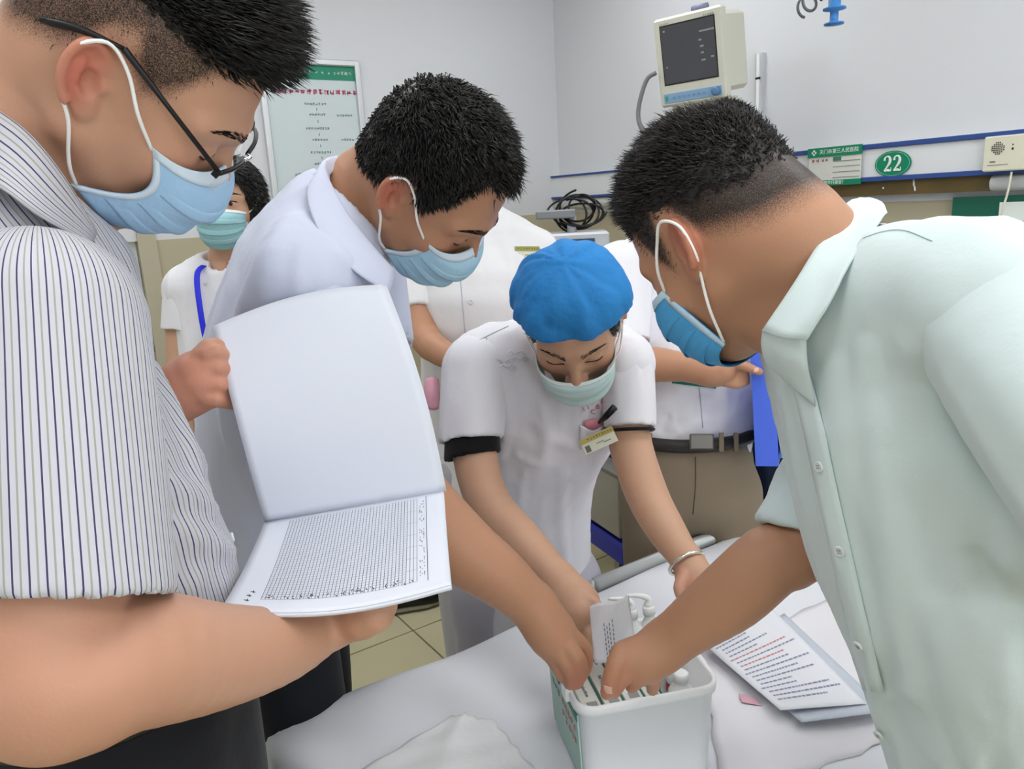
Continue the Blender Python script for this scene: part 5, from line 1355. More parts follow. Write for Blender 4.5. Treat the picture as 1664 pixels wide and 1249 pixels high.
ax7 = [N7 + UZ * .0, N7 * .78 + hip7 * .22 - UZ * .01, N7 * .5 + hip7 * .5 - UZ * .01 + fw7 * .035, N7 * .22 + hip7 * .78 + fw7 * .062, hip7 - UZ * .04 + fw7 * .08]
S.add(loft(ax7, [.085, .165, .18, .18, .175], [.08, .115, .128, .13, .13], L7, 4))
S.add(limb([N7 + L7 * .05 - UZ * .01, sh7L * .6 + N7 * .4 + UZ * .005, sh7L], [.045, .06, .066], 3), .05)
S.add(limb([N7 - L7 * .05 - UZ * .01, sh7R], [.045, .05], 3), .04)
S.sub(limb([N7 + (N7 - H.w(0, -.05, -.09)) * .1, H.w(0, -.05, -.09)], [.07, .08], 2), .008)
S.add(limb([at(1515, 520, .685), at(1600, 690, .665), at(1730, 870, .63)], [.035, .042, .05], 3), .025)
ridges(S, [[(1362, 600), (1376, 760), (1410, 960), (1440, 1180)], [(1420, 570), (1432, 740), (1462, 940), (1490, 1120)], [(1480, 560), (1500, 700), (1560, 860)], [(1500, 640), (1560, 790), (1640, 900)], [(1520, 980), (1560, 1100), (1580, 1230)], [(1590, 1000), (1620, 1120), (1640, 1230)], [(1345, 700), (1360, 820), (1390, 930)]])
wear(p7, 'shirt', S, .006, M_MINT, [(N7 - hip7, 24, 4, .005, None), ((.1, .1, 1), 40, 5, .0058, lambda v: np.clip((1.42 - v[:, 2]) / .2, .15, 1))])
shirt7 = [o for o in p7.children if o.name.startswith('shirt')][0]
sleeve(shirt7, sh7L + L7 * .0, None, sh7L * .12 + el7L * .88, .062, .080, M_MINT, nrm(el7L - sh7L), .0065, folds=[(el7L - sh7L, 30, 5, .005, None)], rmid=.076)
b7 = at(1296, 872, .945)
sleeve(shirt7, sh7R, at(1342, 755, .975), b7, .050, .054, M_MINT, nrm(at(1262, 905, .945) - at(1300, 800, .96)), .006, folds=[((0, 0, 1), 40, 6, .004, None)], rmid=.050)
# collar leaf, stand, placket and buttons follow the open neck
col_rows = [[at(1372, 352, .76), at(1338, 408, .725), at(1300, 470, .715), at(1250, 545, .725)],
            [at(1378, 330, .76), at(1335, 392, .715), at(1292, 462, .702), at(1240, 538, .715)],
            [at(1412, 338, .74), at(1365, 415, .692), at(1322, 490, .685), at(1272, 548, .695)],
            [at(1432, 356, .71), at(1383, 425, .678), at(1348, 492, .670), at(1312, 552, .685)]]
mir = lambda p: p - 2 * ((p - cpl) @ L7) * L7
cpl = N7 * .45 + H.w(0, -.05, -.09) * .55
col_rows = [[mir(p) for p in r[:0:-1]] + [(r[0] + mir(r[0])) / 2 - fw7 * .012] + r for r in col_rows]
sheet('collar', col_rows, M_MINT, shirt7, .0024, 5)
std = [[at(1240, 538, .72), at(1262, 540, .705), at(1310, 548, .695)], [at(1238, 560, .73), at(1268, 572, .712), at(1312, 590, .70)], [at(1246, 590, .745), at(1284, 610, .725), at(1318, 625, .71)], [at(1270, 612, .765), at(1292, 632, .735), at(1325, 660, .72)]]
sheet('collar_stand', std, M_MINT, shirt7, .002, 4)
pl_ = [(1300, 612), (1322, 700), (1350, 830), (1384, 980), (1418, 1120), (1446, 1260)]
rows_ = []
for (xa, ya), (xb, yb) in zip(pl_[:-1], pl_[1:]):
    for t in (0, .34, .67):
        x, y = xa + (xb - xa) * t, ya + (yb - ya) * t; a, b, c_ = touch(shirt7, x - 12, y, .002)[0], touch(shirt7, x + 3, y, .0025)[0], touch(shirt7, x + 20, y, .002)[0]
        if a is not None and b is not None and c_ is not None: rows_.append([a, b, c_])
if len(rows_) > 3: sheet('placket', rows_, M_MINT, shirt7, .0024, 2)
for x, y in ((1306, 627), (1336, 757), (1368, 893), (1399, 1045), (1431, 1190)):
    b_, n_ = touch(shirt7, x, y, .0045)
    if b_ is not None: button(shirt7, b_, n_, .0055)
sewn(shirt7, shirt7, [(1385, 395), (1430, 378), (1470, 375), (1515, 392)], .0004, M_SEAMG)
trousers(p7, hip7 - UZ * .03, fw7, cloth_material('charcoal cloth', '23252b', .75), M_BLACK, hipr=(.16, .12), top=hip7 + UZ * .05)
# ------------------------------------------------------------------ the man bending in the pale blue shirt
p2 = empty('person', (.36, 1.36, 0), 'black-haired man in pale blue-white shirt bending over the bed', 'person', 'people around the bed')
H = H2 = Head((.523, .950, 1.552), (.507, -.304, -.806), (.279, -.828, .487), 1.0)
B = Sculpt(); H.sculpt(B, 1.04)
N2 = at(548, 335, 1.10); fw2 = nrm(A(.86, -.51, 0)); R2 = A(fw2[1], -fw2[0], 0)
B.add(limb([H.w(0, -.03, -.03), H.w(0, -.05, -.07), N2 * .5 + H.w(0, -.045, -.09) * .5, N2 + CR * .022 - CU * .02], [.056, .057, .059, .055], 3), .03)
B.add(limb([H.w(0, .055, -.09), H.w(0, .01, -.10), N2 + CR * .05 - CU * .02], [.018, .034, .045], 3), .03)
hip2 = at(480, 905, 1.40)
sh2R = at(500, 455, 1.0); el2R = at(645, 765, 1.04); wr2 = at(868, 985, 1.06)
B.add(limb([N2 - UZ * .09, sh2R, sh2R * .5 + el2R * .5, el2R, at(740, 880, 1.045), at(810, 935, 1.05), wr2], [.05, .052, .048, .046, .047, .040, .031], 4), .02)
# right hand, back up, fingers dipping into the box
B.add(limb([wr2, at(888, 1018, 1.06), at(905, 1045, 1.055)], [.031, .034, .027], 3), .012)
B.add(ell(at(900, 1032, 1.068), (.032, .026, .034), np.stack([CR, CF, CU], 1)), .010)
digits(B, [at(916, 1042, 1.045), at(938, 1070, 1.032), at(944, 1092, 1.036), at(936, 1110, 1.046)], [.0140, .0120, .0105, .0085])
digits(B, [at(903, 1050, 1.045), at(922, 1080, 1.034), at(930, 1098, 1.04), at(926, 1111, 1.05)], [.0135, .0118, .0105, .0085])
digits(B, [at(890, 1052, 1.055), at(906, 1080, 1.048), at(914, 1098, 1.056)], [.0125, .011, .0088])
digits(B, [at(925, 1030, 1.06), at(948, 1052, 1.058), at(953, 1076, 1.06), at(950, 1092, 1.07)], [.0125, .011, .0098, .008])
sh2L = N2 - R2 * .17 - UZ * .07; el2L = at(620, 640, 1.24)
B.add(limb([N2 - UZ * .09, sh2L, el2L, at(560, 770, 1.24)], [.05, .05, .045, .035], 3), .02)
B.add(loft([N2 - UZ * .03, N2 * .6 + hip2 * .4], [.05, .12], [.045, .07], R2), .03)
T2 = [(0, .080), (20, .078), (35, .086), (48, .078), (60, .046), (72, .004), (84, .004), (97, .034), (108, .026), (120, -.02), (150, -.044), (180, -.048)]
body(p2, B, H, .0036, SKIN_B, stub=lambda pl: np.clip(H2.hairline(pl, T2) / .012 + .1, 0, .7), red=[(at(940, 1100, 1.04), .03, .45)])
hair(p2, H, B, T2, lambda p: (.013 + .012 * np.clip((p[:, 2]) / .08, 0, 1)) * np.where((p[:, 1] > .02) & (np.abs(p[:, 0]) > .02), .6, 1), lambda p: np.stack([p[:, 0] * 5, .9 - 5 * np.clip(np.abs(p[:, 0]) - .03, 0, 1), -.4 + 3 * p[:, 2]], 1), 10000, M_HAIR, .0010, .28, 6, .006, .012, droop=.1, clump=.018)
brows(p2, H, M_HAIR, .0, 130, .010, B=B); lashes(p2, H, M_HAIR, -.005, r=.0014, B=B)
mask(p2, H, 'a9cfe6', ztop=-.014, notch=.012, edge=((.068, .050, -.022), (.063, .022, -.092)), flare=.006)
M_PB = cloth_material('pale blue cotton', 'cbd0e3', .75)
S = Sculpt()
tz = loft([at(470, 850, 1.37), at(448, 730, 1.32), at(458, 600, 1.24), at(500, 460, 1.15), at(545, 370, 1.11)], [.155, .165, .17, .165, .10], [.115, .122, .118, .110, .085], R2, 4)
S.add(tz); S.add(limb([N2 - UZ * .03, sh2R * .7 + N2 * .3, sh2R], [.05, .06, .068], 3), .05); S.add(limb([N2 - UZ * .03, sh2L], [.05, .068], 3), .05)
S.sub(limb([N2 - UZ * .015, N2 + (H.w(0, -.045, -.09) - N2) * 1.2], [.064, .078], 2), .008)
ridges(S, [[(540, 400), (580, 445), (625, 490)], [(430, 420), (400, 520), (385, 640)], [(365, 600), (380, 700), (420, 790)], [(470, 360), (440, 440), (430, 520)], [(560, 470), (600, 500), (640, 540)]])
wear(p2, 'shirt', S, .006, M_PB, [(hip2 - N2, 34, 6, .0045, None), ((1, 0, .4), 45, 9, .004, lambda v: np.clip((1.15 - v[:, 2]) / .2, 0, 1))])
shirt2 = [o for o in p2.children if o.name.startswith('shirt')][0]
sleeve(shirt2, sh2R, None, sh2R * .3 + el2R * .7, .060, .068, M_PB, nrm(el2R - sh2R), folds=[(el2R - sh2R, 36, 6, .0045, None)], rmid=.07)
sleeve(shirt2, sh2L, None, sh2L * .3 + el2L * .7, .074, .066, M_PB, nrm(el2L - sh2L), .008)
c2 = [[at(585, 268, 1.10), at(535, 285, 1.035), at(560, 345, 1.01), at(600, 400, 1.005), at(640, 446, 1.01)],
      [at(590, 252, 1.12), at(527, 262, 1.03), at(552, 330, .995), at(597, 392, .99), at(641, 440, 1.0)],
      [at(570, 256, 1.13), at(512, 285, 1.01), at(535, 360, .975), at(585, 420, .975), at(638, 458, .99)],
      [at(545, 268, 1.13), at(500, 305, 1.0), at(522, 385, .965), at(575, 440, .965), at(632, 478, .985)]]
sheet('collar', c2, M_PB, shirt2, .0024, 5)
c2b = [[at(585, 268, 1.10), at(615, 290, 1.17), at(640, 350, 1.17), at(650, 430, 1.10)], [at(590, 252, 1.12), at(625, 280, 1.18), at(652, 345, 1.18), at(655, 432, 1.11)], [at(590, 262, 1.14), at(632, 292, 1.20), at(660, 360, 1.20), at(660, 450, 1.12)]]
sheet('collar', c2b, M_PB, shirt2, .0024, 5)
trousers(p2, A(hip2[0] - .02, hip2[1] + .02, .88), fw2, M_BLK, M_BLACK, hipr=(.16, .115), top=at(470, 840, 1.37) - UZ * .0, cell=.008, foot=(-.05, .04))
bk = at(421, 848, 1.27)
tag(MB().tube(catmull([at(404, 868, 1.262), at(414, 842, 1.258), at(428, 830, 1.262), at(436, 838, 1.27), at(424, 860, 1.268)], 4, True), .0035, 8, closed=True).build('key_clip', M_CHROME, None, True), 'steel key clip on the waist of the bending man', 'clip')

# ------------------------------------------------------------------ the nurse in the blue cap
p5 = empty('person', (.98, 1.48, 0), 'nurse in white uniform and blue cap leaning over the medicine box', 'person', 'people around the bed')
H = H5 = Head((.832, 1.048, 1.312), (-.453, -.558, -.695), (-.499, -.487, .716), 0.98)
B = Sculpt(); H.sculpt(B, .96)
N5 = at(915, 560, 1.53); R5 = -CR                       # her right is the viewer's left
B.add(limb([H.w(0, -.03, -.03), H.w(0, -.05, -.075), N5], [.05, .05, .056], 3), .03)
hip5 = at(852, 905, 1.78)
sh5R = at(772, 600, 1.47); el5R = at(792, 812, 1.40); wr5R = at(912, 945, 1.24)
B.add(limb([N5 - UZ * .03, sh5R, at(768, 710, 1.44), el5R, at(850, 880, 1.33), wr5R], [.045, .045, .042, .040, .036, .026], 4), .02)
B.add(limb([wr5R, at(935, 972, 1.21), at(945, 995, 1.19)], [.027, .031, .030], 3), .015)
B.add(ell(at(938, 985, 1.205), (.034, .02, .036), np.stack([CR, CF, CU], 1)), .015)
digits(B, [at(945, 970, 1.19), at(962, 978, 1.18), at(978, 992, 1.175), at(993, 999, 1.175)], [.012, .011, .0095, .0075])
for k, (x, y) in enumerate(((952, 1000), (948, 1008), (940, 1012), (930, 1012))):
    digits(B, [at(x, y, 1.185 + .006 * k), at(x + 6, y + 30, 1.165 + .006 * k), at(x + 6, y + 58 - 4 * k, 1.16 + .006 * k)], [.0105, .0095, .0075])
sh5L = at(1016, 590, 1.47); el5L = at(1050, 800, 1.42); wr5L = at(1118, 912, 1.32)
B.add(limb([N5 - UZ * .03, sh5L, at(1020, 700, 1.46), el5L, at(1085, 865, 1.37), wr5L], [.045, .045, .041, .039, .034, .025], 4), .02)
B.add(limb([wr5L, at(1130, 938, 1.30), at(1132, 955, 1.29)], [.026, .031, .028], 3), .015)
B.add(ell(at(1128, 945, 1.295), (.03, .022, .032), np.stack([CR, CF, CU], 1)), .012)
for k in range(4): digits(B, [at(1118 + 9 * k, 958, 1.285), at(1114 + 9 * k, 985, 1.27), at(1110 + 9 * k, 1005, 1.265)], [.0105, .0095, .0075])
digits(B, [at(1112, 935, 1.285), at(1104, 955, 1.27), at(1108, 972, 1.262)], [.012, .0105, .008])
B.add(loft([N5, N5 * .55 + hip5 * .45], [.06, .13], [.05, .08], CR), .03)
b5_o = body(p5, B, H, .0036, SKIN_C, stub=lambda pl: np.clip((pl[:, 2] - .04) / .03, 0, .7) * 0, red=[(at(1115, 955, 1.28), .03, .5)])
nail(p5, b5_o, 988, 996, CR)
T5 = [(0, .074), (30, .07), (48, .05), (60, .005), (74, -.03), (90, .0), (110, -.03), (150, -.05), (180, -.05)]
hair(p5, H, B, T5, lambda p: np.where(p[:, 2] > .03, .004, .014), lambda p: np.stack([p[:, 0] * 4, -.5 + 0 * p[:, 0], -.6 + 0 * p[:, 0]], 1), 1500, M_HAIR, .0009, .3, 8, .004, None, zmax=.03)
brows(p5, H, M_HAIRB, .0, 80, .007, arch=.003, B=B); lashes(p5, H, mat('lash brown', '3a2018', .6), -.005, r=.0013, B=B)
mask(p5, H, 'c3dddd', ztop=-.030, notch=.004, edge=((.070, .052, -.022), (.066, .03, -.085)), band='e4efee', flare=.012, nose=.012)
# gathered surgical cap
S = Sculpt(); L = S.local(H.M, H.o, H.s)
def capfn(p):
    r = p - A(0, -.022, .035)
    th = np.arctan2(r[..., 0], r[..., 1])
    base = ell((0, -.022, .040), (.106, .112, .092))(p)
    ridge = .5 - np.abs(vnoise(np.stack([th * 3.2, r[..., 2] * 9, 0 * th], -1) + .35 * vnoise(p * 20, 8)[..., None], 5)) * 1.6
    return base + .0055 * ridge + .005 * vnoise(p * A(18, 18, 14), 5) + .0016 * np.sin(40 * th) * np.clip(1 - np.abs(p[..., 2] - .03) * 22, 0, 1)
L.add(capfn)
S.pts += [H.o - .2, H.o + .2]
S.cut(lambda p: (lambda pl: (.052 + .10 * np.clip(-(pl[..., 1] - .05), 0, 1) * -1.0 - pl[..., 2] + .0 + .02 * np.cos(np.arctan2(pl[..., 0], pl[..., 1])) - .018) * .98)((p - H5.o) @ H5.M / H5.s), .012)
M_CAP = mat('cap blue', '1c6cb2', .7, .25, var=.35, vscale=7, col2='3590d4', bump=.6, bscale=26)
cap_o = wear(p5, 'surgical_cap', S, .0042, M_CAP)
M_UNI = cloth_material('white uniform', 'e6e4ea', .75)
S = Sculpt()
tor5 = loft([hip5 - UZ * .30, hip5, at(868, 780, 1.66), at(890, 680, 1.555), at(905, 600, 1.53), at(912, 560, 1.55)], [.165, .155, .128, .145, .135, .075], [.12, .115, .10, .112, .095, .06], CR, 4)
S.add(tor5); S.add(limb([at(895, 570, 1.53), at(800, 578, 1.50), sh5R], [.05, .062, .06], 3), .05); S.add(limb([at(930, 565, 1.53), at(985, 572, 1.50), sh5L], [.05, .06, .058], 3), .05)
S.sub(limb([N5 + UZ * .02 - CF * .02, H.w(0, -.04, -.06)], [.055, .062], 2), .008); S.cut(half(hip5 - UZ * .27, -UZ))
ridges(S, [[(815, 600), (830, 680), (815, 745)], [(870, 690), (905, 715), (945, 722)], [(850, 770), (842, 850), (850, 930)], [(915, 760), (912, 850), (920, 920)], [(880, 640), (888, 700), (880, 760)], [(945, 640), (938, 690), (950, 740)], [(845, 740), (880, 750), (920, 748)]], .007, .0045, .016)
wear(p5, 'uniform', S, .006, M_UNI, [((0, 0, 1), 34, 7, .004, None), ((1, .3, .2), 50, 10, .003, lambda v: np.clip(1 - np.abs(v[:, 2] - 1.05) / .12, 0, 1))])
uni5 = [o for o in p5.children if o.name.startswith('uniform')][0]
M_BAND = cloth_material('black cuff', '0c0c0e', .8)
h5 = at(766, 715, 1.445)
sleeve(uni5, sh5R, None, h5, .066, .060, M_UNI, nrm(h5 - sh5R + CR * .02), folds=[(h5 - sh5R, 40, 8, .0035, None)])
sleeve(uni5, h5 - (h5 - sh5R) * .25, None, at(768, 742, 1.435), .050, .0535, M_BAND, nrm(h5 - sh5R + CR * .03), .005, name='arm_band', wall=.010)
h5b = at(1022, 694, 1.455)
sleeve(uni5, sh5L, None, h5b, .055, .050, M_UNI, nrm(h5b - sh5L), folds=[(h5b - sh5L, 40, 8, .0035, None)])
hx = at(1021.5, 699, 1.452); tdir = nrm(h5b - sh5L); e1 = nrm(CR - tdir * (CR @ tdir)); e2 = np.cross(tdir, e1)
MB().tube([hx + (e1 * math.cos(t) + e2 * math.sin(t)) * .0465 for t in np.linspace(0, 6.283, 32)[:-1]], .0035, 6, closed=True).build('cuff_piping', M_BAND, uni5, True)
M_SEAM = mat('seam grey', 'bdbcc6', .8)  # sewn seam lines, a grey darker than the white cloth
def stitched(root, pts, w, m, name='seam'): MB().tube(catmull(pts, 5), w, 5).build(name, m, root, True)
def bowknot(root, x, y, d):
    e = MB()
    for s in (-1, 1): e.tube(catmull([at(x, y, d), at(x + s * 8, y - 7, d - .004), at(x + s * 14, y - 1, d - .003), at(x + s * 7, y + 5, d - .004)], 4, True), .0022, 6, closed=True)
    e.build('knot_button', M_UNI, root, True)
for x, y in ((818, 590), (838, 577)):
    d = (touch(uni5, x, y, .003)[0] - CAM) @ CF; bowknot(uni5, x, y, d); b_, n_ = touch(uni5, x + 17, y + 8, .003); button(uni5, b_, n_, .0065)
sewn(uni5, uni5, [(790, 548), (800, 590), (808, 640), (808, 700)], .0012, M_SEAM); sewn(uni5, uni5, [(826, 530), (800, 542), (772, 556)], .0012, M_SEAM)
# chest lettering, pocket with badge, pen and pink cloth
def fx(x, y, d=1.425):
    p = touch(uni5, x, y, .0045)[0]
    return at(x, y, d) if p is None else p - CF * max(1.425 - d, 0) * 1.0
cn = nrm(-CF + CU * .35); M_RL = mat('embroidery red', 'b22a4c', .8)
for ch, x, y, a in (('门', 949, 661, 22), ('市', 960, 653, 12), ('一', 970, 646, 5), ('医', 980, 650, -12), ('院', 988, 657, -25)):
    t = math.radians(a + 8); ax_ = nrm(CR * math.cos(t) + CU * math.sin(t)); ay_ = nrm(CU * math.cos(t) - CR * math.sin(t)); text('embroidery', ch, fx(x, y), ax_, ay_, .0125, M_RL, uni5, .0008)
text('embroidery', 'C', fx(962, 668), CR, CU, .013, M_RL, uni5, .0008); text('embroidery', 'B', fx(970, 660), CR, CU, .012, M_RL, uni5, .0008)
pc_ = [[fx(940, 688, 1.428), fx(962, 697, 1.416), fx(984, 684, 1.425)], [fx(941, 705, 1.43), fx(963, 716, 1.42), fx(984, 702, 1.43)], [fx(943, 728, 1.445), fx(962, 735, 1.44), fx(980, 722, 1.445)]]
sheet('pocket', pc_, M_UNI, uni5, .002, 4)
pk_ = empty('pink_cloth', fx(962, 690, 1.425), 'pink cloth folded in the breast pocket of the capped nurse', 'cloth')
sheet('cloth', [[fx(946, 684, 1.428), fx(962, 679, 1.420), fx(979, 680, 1.426)], [fx(947, 690, 1.430), fx(962, 688, 1.419), fx(978, 686, 1.427)], [fx(950, 694, 1.436), fx(963, 698, 1.426), fx(976, 690, 1.434)]], mat('pink cloth', 'd98a98', .8), pk_, .003, 4)
pn_ = empty('pen', fx(985, 678, 1.42), 'black pen clipped in the breast pocket of the capped nurse', 'pen')
MB().tube([at(973, 687, 1.405), at(984, 677, 1.395), at(999, 661, 1.385)], [.0032, .006, .0068], 10).build('barrel', M_BLACK, pn_, True)
MB().tube([at(986, 680, 1.388), at(999, 667, 1.379)], .0016, 6).build('clip', M_BLACK, pn_, True)
def badge(c, ax, ay, w, h, label, hdr='b9a85f'):
    e = empty('name_badge', c, label, 'badge'); ax = nrm(ax); ay = nrm(ay - ax * (ay @ ax)); n = np.cross(ax, ay)
    MB().box(c, (w / 2, h / 2, .0012), ax=[ax, ay, n], bev=.0006).build('card', mat('badge card', 'd9d7c2', .4), e)
    MB().box(c + ay * h * .33 + n * .0016, (w / 2, h * .165, .0004), ax=[ax, ay, n]).build('header', mat('badge header ' + hdr, hdr, .4), e)
    MB().box(c - ax * w * .36 - ay * h * .2 + n * .0016, (w * .07, h * .2, .0004), ax=[ax, ay, n]).build('photo', mat('badge photo', '6a6d68', .6), e)
    for k in range(2): MB().box(c + ax * w * (.02 + .2 * k) - ay * h * .1 * (1 + k) + n * .0016, (w * .11, h * .03, .0004), ax=[ax, ay, n]).build('print', M_INK, e)
    smudge('lettering', 9, c + ax * w * .08 + ay * h * .33 + n * .0022, ax, ay, h * .17, mat('badge ink', '5d5527', .7), e, 1.1, .0002)
    return e
badge(fx(966, 711, 1.375), at(993, 696, 1.405) - at(940, 720, 1.405), CU + CR * .3, .066, .030, 'gold and white name badge hanging on the capped nurse\'s pocket')
bt = at(1116, 915, 1.315); tdr = nrm(at(1130, 938, 1.30) - at(1105, 895, 1.335)); e1 = nrm(CR - tdr * (CR @ tdr)); e2 = np.cross(tdr, e1)
tag(MB().tube([bt + (e1 * math.cos(t) + e2 * math.sin(t)) * .0315 for t in np.linspace(0, 6.283, 36)[:-1]], .0035, 8, closed=True).build('bracelet', mat('silver', 'e2ddd0', .25, metal=.9), None, True), 'pale silver bangle on the wrist of the capped nurse', 'bracelet')
trousers(p5, hip5 - UZ * .03, -F0, cloth_material('lavender grey cloth', 'bab7c3', .8), M_WHITE, hipr=(.14, .10), top=hip5 + UZ * .08, stance=.09)

# ------------------------------------------------------------------ the nurse standing behind
p4 = empty('person', (1.05, 1.85, 0), 'nurse in white coat standing behind, her head hidden by the bending man', 'person', 'people around the bed')
H = H4 = Head(at(755, 262, 2.0), nrm(-F0 * .9 + R0 * .2 - UZ * .25), UZ, .98)
B = Sculpt(); H.sculpt(B, .96); N4 = at(775, 350, 2.03)
B.add(limb([H.w(0, -.02, -.05), N4 + UZ * .0], [.05, .055], 2), .03)
hip4 = A(N4[0] + .02, N4[1] + .08, .88)
sh4R = at(690, 430, 2.0); el4R = at(688, 545, 1.93); wr4R = at(760, 590, 1.80)
B.add(limb([N4 - UZ * .05, sh4R, el4R, wr4R, at(790, 590, 1.78)], [.045, .044, .040, .028, .03], 4), .02)
sh4L = at(870, 415, 2.02); el4L = at(885, 560, 2.0)
B.add(limb([N4 - UZ * .05, sh4L, el4L, at(820, 600, 1.85)], [.045, .044, .038, .03], 4), .02)
body(p4, B, H, .006, SKIN_B)
hair(p4, H, B, HAIR_MEN, lambda p: .02 + 0 * p[:, 0], lambda p: np.stack([p[:, 0] * 3, -.4 + 0 * p[:, 0], -.6 + 0 * p[:, 0]], 1), 1500, M_HAIR, .0015, .2, 12, .008, None)
S = Sculpt()
S.add(loft([A(hip4[0], hip4[1], .45), hip4, at(778, 520, 2.0), at(778, 430, 2.02), at(776, 365, 2.04)], [.19, .17, .155, .17, .08], [.13, .125, .105, .11, .06], CR, 4))
S.add(limb([N4 - UZ * .03, sh4R], [.05, .068], 2), .05); S.add(limb([N4 - UZ * .03, sh4L], [.05, .068], 2), .05); S.cut(half(A(0, 0, .5), -UZ))
S.sub(limb([N4 + UZ * .02, N4 + UZ * .1], [.055, .07], 2), .005)
brows(p4, H, M_HAIR, 0, 90, .008, B=B); lashes(p4, H, M_HAIR, -.002, B=B); mask(p4, H, 'b4d4e4', flare=.004)
M_COAT = cloth_material('white coat', 'e3e2e4', .8)
wear(p4, 'coat', S, .008, M_COAT, [((0, 0, 1), 30, 5, .005, None)])
coat4 = [o for o in p4.children if o.name.startswith('coat')][0]
sleeve(coat4, sh4R, None, at(682, 508, 1.965), .066, .056, M_COAT, nrm(el4R - sh4R), .006, folds=[(el4R - sh4R, 36, 6, .0035, None)])
sleeve(coat4, sh4L, None, sh4L * .4 + el4L * .6, .066, .058, M_COAT, nrm(el4L - sh4L), .007)
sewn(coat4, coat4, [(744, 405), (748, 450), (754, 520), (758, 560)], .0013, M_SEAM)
for y in (490, 560): button(coat4, *touch(coat4, 765, y, .002), .0065)
badge(touch(coat4, 856, 413, .004)[0], CR, CU, .062, .036, 'gold and white name badge on the coat of the nurse behind', '9c9a52')
pb = empty('pink_badge', at(703, 640, 1.85), 'pink plastic badge holder at the hip of the nurse behind', 'badge')
sheet('holder', [[at(692, 615, 1.86), at(703, 612, 1.85), at(712, 616, 1.86)], [at(690, 640, 1.86), at(703, 640, 1.84), at(714, 642, 1.86)], [at(693, 662, 1.86), at(703, 666, 1.85), at(712, 664, 1.86)]], mat('pink holder', 'dba0b4', .4), pb, .004, 4)
trousers(p4, A(hip4[0], hip4[1], .82), -F0, cloth_material('grey white cloth', 'b9b9c0', .8), M_BLACK, hipr=(.14, .10), stance=.09, cell=.011)

# ------------------------------------------------------------------ the man with the blue folder
p6 = empty('person', (1.36, 1.36, 0), 'man in white shirt and khaki trousers holding a blue folder', 'person', 'people around the bed')
H = H6 = Head(at(1172, 262, 1.86), nrm(-F0 * .55 - R0 * .35 - UZ * .55), nrm(UZ - F0 * .45), 1.0)
B = Sculpt(); H.sculpt(B, 1.0); N6 = at(1140, 360, 1.96)
B.add(limb([H.w(0, -.03, -.05), N6], [.055, .06], 2), .03)
sh6R = at(1010, 440, 1.9); el6R = at(1012, 592, 1.84); wr6R = at(1128, 598, 1.73)
B.add(limb([N6 - UZ * .05, sh6R, el6R, at(1065, 592, 1.79), wr6R], [.05, .048, .044, .041, .030], 4), .02)
B.add(limb([wr6R, at(1155, 602, 1.71), at(1172, 600, 1.70)], [.031, .036, .033], 3), .015)
B.add(ell(at(1158, 605, 1.715), (.04, .03, .026), np.stack([CR, CF, CU], 1)), .015)
for k, (y0, y1) in enumerate(((588, 600), (600, 612), (610, 622), (618, 630))):
    if k == 0: digits(B, [at(1172, 588, 1.70), at(1195, 590, 1.68), at(1216, 597, 1.665), at(1234, 604, 1.665)], [.0125, .0115, .0105, .0085])
    else: digits(B, [at(1172, y0, 1.705), at(1196, y1 - 6, 1.70), at(1212, y1 - 10, 1.71)], [.012, .011, .009])
digits(B, [at(1160, 585, 1.70), at(1178, 578, 1.69), at(1200, 584, 1.68)], [.0125, .011, .009])
sh6L = at(1265, 440, 2.0); el6L = at(1320, 610, 1.95); wr6L = at(1288, 680, 1.84)
B.add(limb([N6 - UZ * .05, sh6L, el6L, wr6L, at(1276, 695, 1.80)], [.05, .048, .044, .032, .032], 4), .02)
for k in range(4): digits(B, [at(1275, 682 + 11 * k, 1.80), at(1264, 684 + 11 * k, 1.775), at(1258, 686 + 11 * k, 1.765)], [.012, .0105, .009])
b6_o = body(p6, B, H, .0045, SKIN_B); nail(p6, b6_o, 1229, 601, CR)
hair(p6, H, B, HAIR_MEN, lambda p: .022 + 0 * p[:, 0], lambda p: np.stack([p[:, 0] * 3, .3 + 0 * p[:, 0], .1 + 0 * p[:, 0]], 1), 4000, M_HAIR, .0013, .2, 14, .008, None)
brows(p6, H, M_HAIR, 0, 110, .009, B=B); lashes(p6, H, M_HAIR, -.003, B=B); mask(p6, H, '8fc0e0', flare=.004)
hip6 = A(1.38, 1.37, .84)
S = Sculpt(); waist6 = at(1122, 705, 1.93)
S.add(loft([waist6 - UZ * .03, at(1128, 620, 1.93), at(1132, 520, 1.95), at(1138, 420, 1.97), at(1140, 375, 1.98)], [.150, .165, .17, .17, .08], [.105, .115, .115, .11, .07], CR, 4))
S.add(limb([N6 - UZ * .03, sh6R], [.05, .07], 2), .05); S.add(limb([N6 - UZ * .03, sh6L], [.05, .07], 2), .05); S.sub(limb([N6, N6 + UZ * .1], [.06, .08], 2), .005)
M_WSH = cloth_material('white shirt', 'e8e7ec', .75)
wear(p6, 'shirt', S, .007, M_WSH, [((.2, 0, 1), 30, 6, .005, None), ((1, .2, .2), 45, 9, .005, lambda v: np.clip((1.15 - v[:, 2]) / .2, 0, 1))])
shirt6 = [o for o in p6.children if o.name.startswith('shirt')][0]
sleeve(shirt6, sh6R, None, at(1014, 556, 1.855), .074, .064, M_WSH, nrm(el6R - sh6R), .006, folds=[(el6R - sh6R, 34, 6, .004, None)])
sleeve(shirt6, sh6L, None, sh6L * .4 + el6L * .6, .072, .064, M_WSH, nrm(el6L - sh6L), .008)
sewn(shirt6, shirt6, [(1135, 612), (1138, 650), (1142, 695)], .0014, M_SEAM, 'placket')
M_KHA = cloth_material('khaki cloth', '857763', .85)
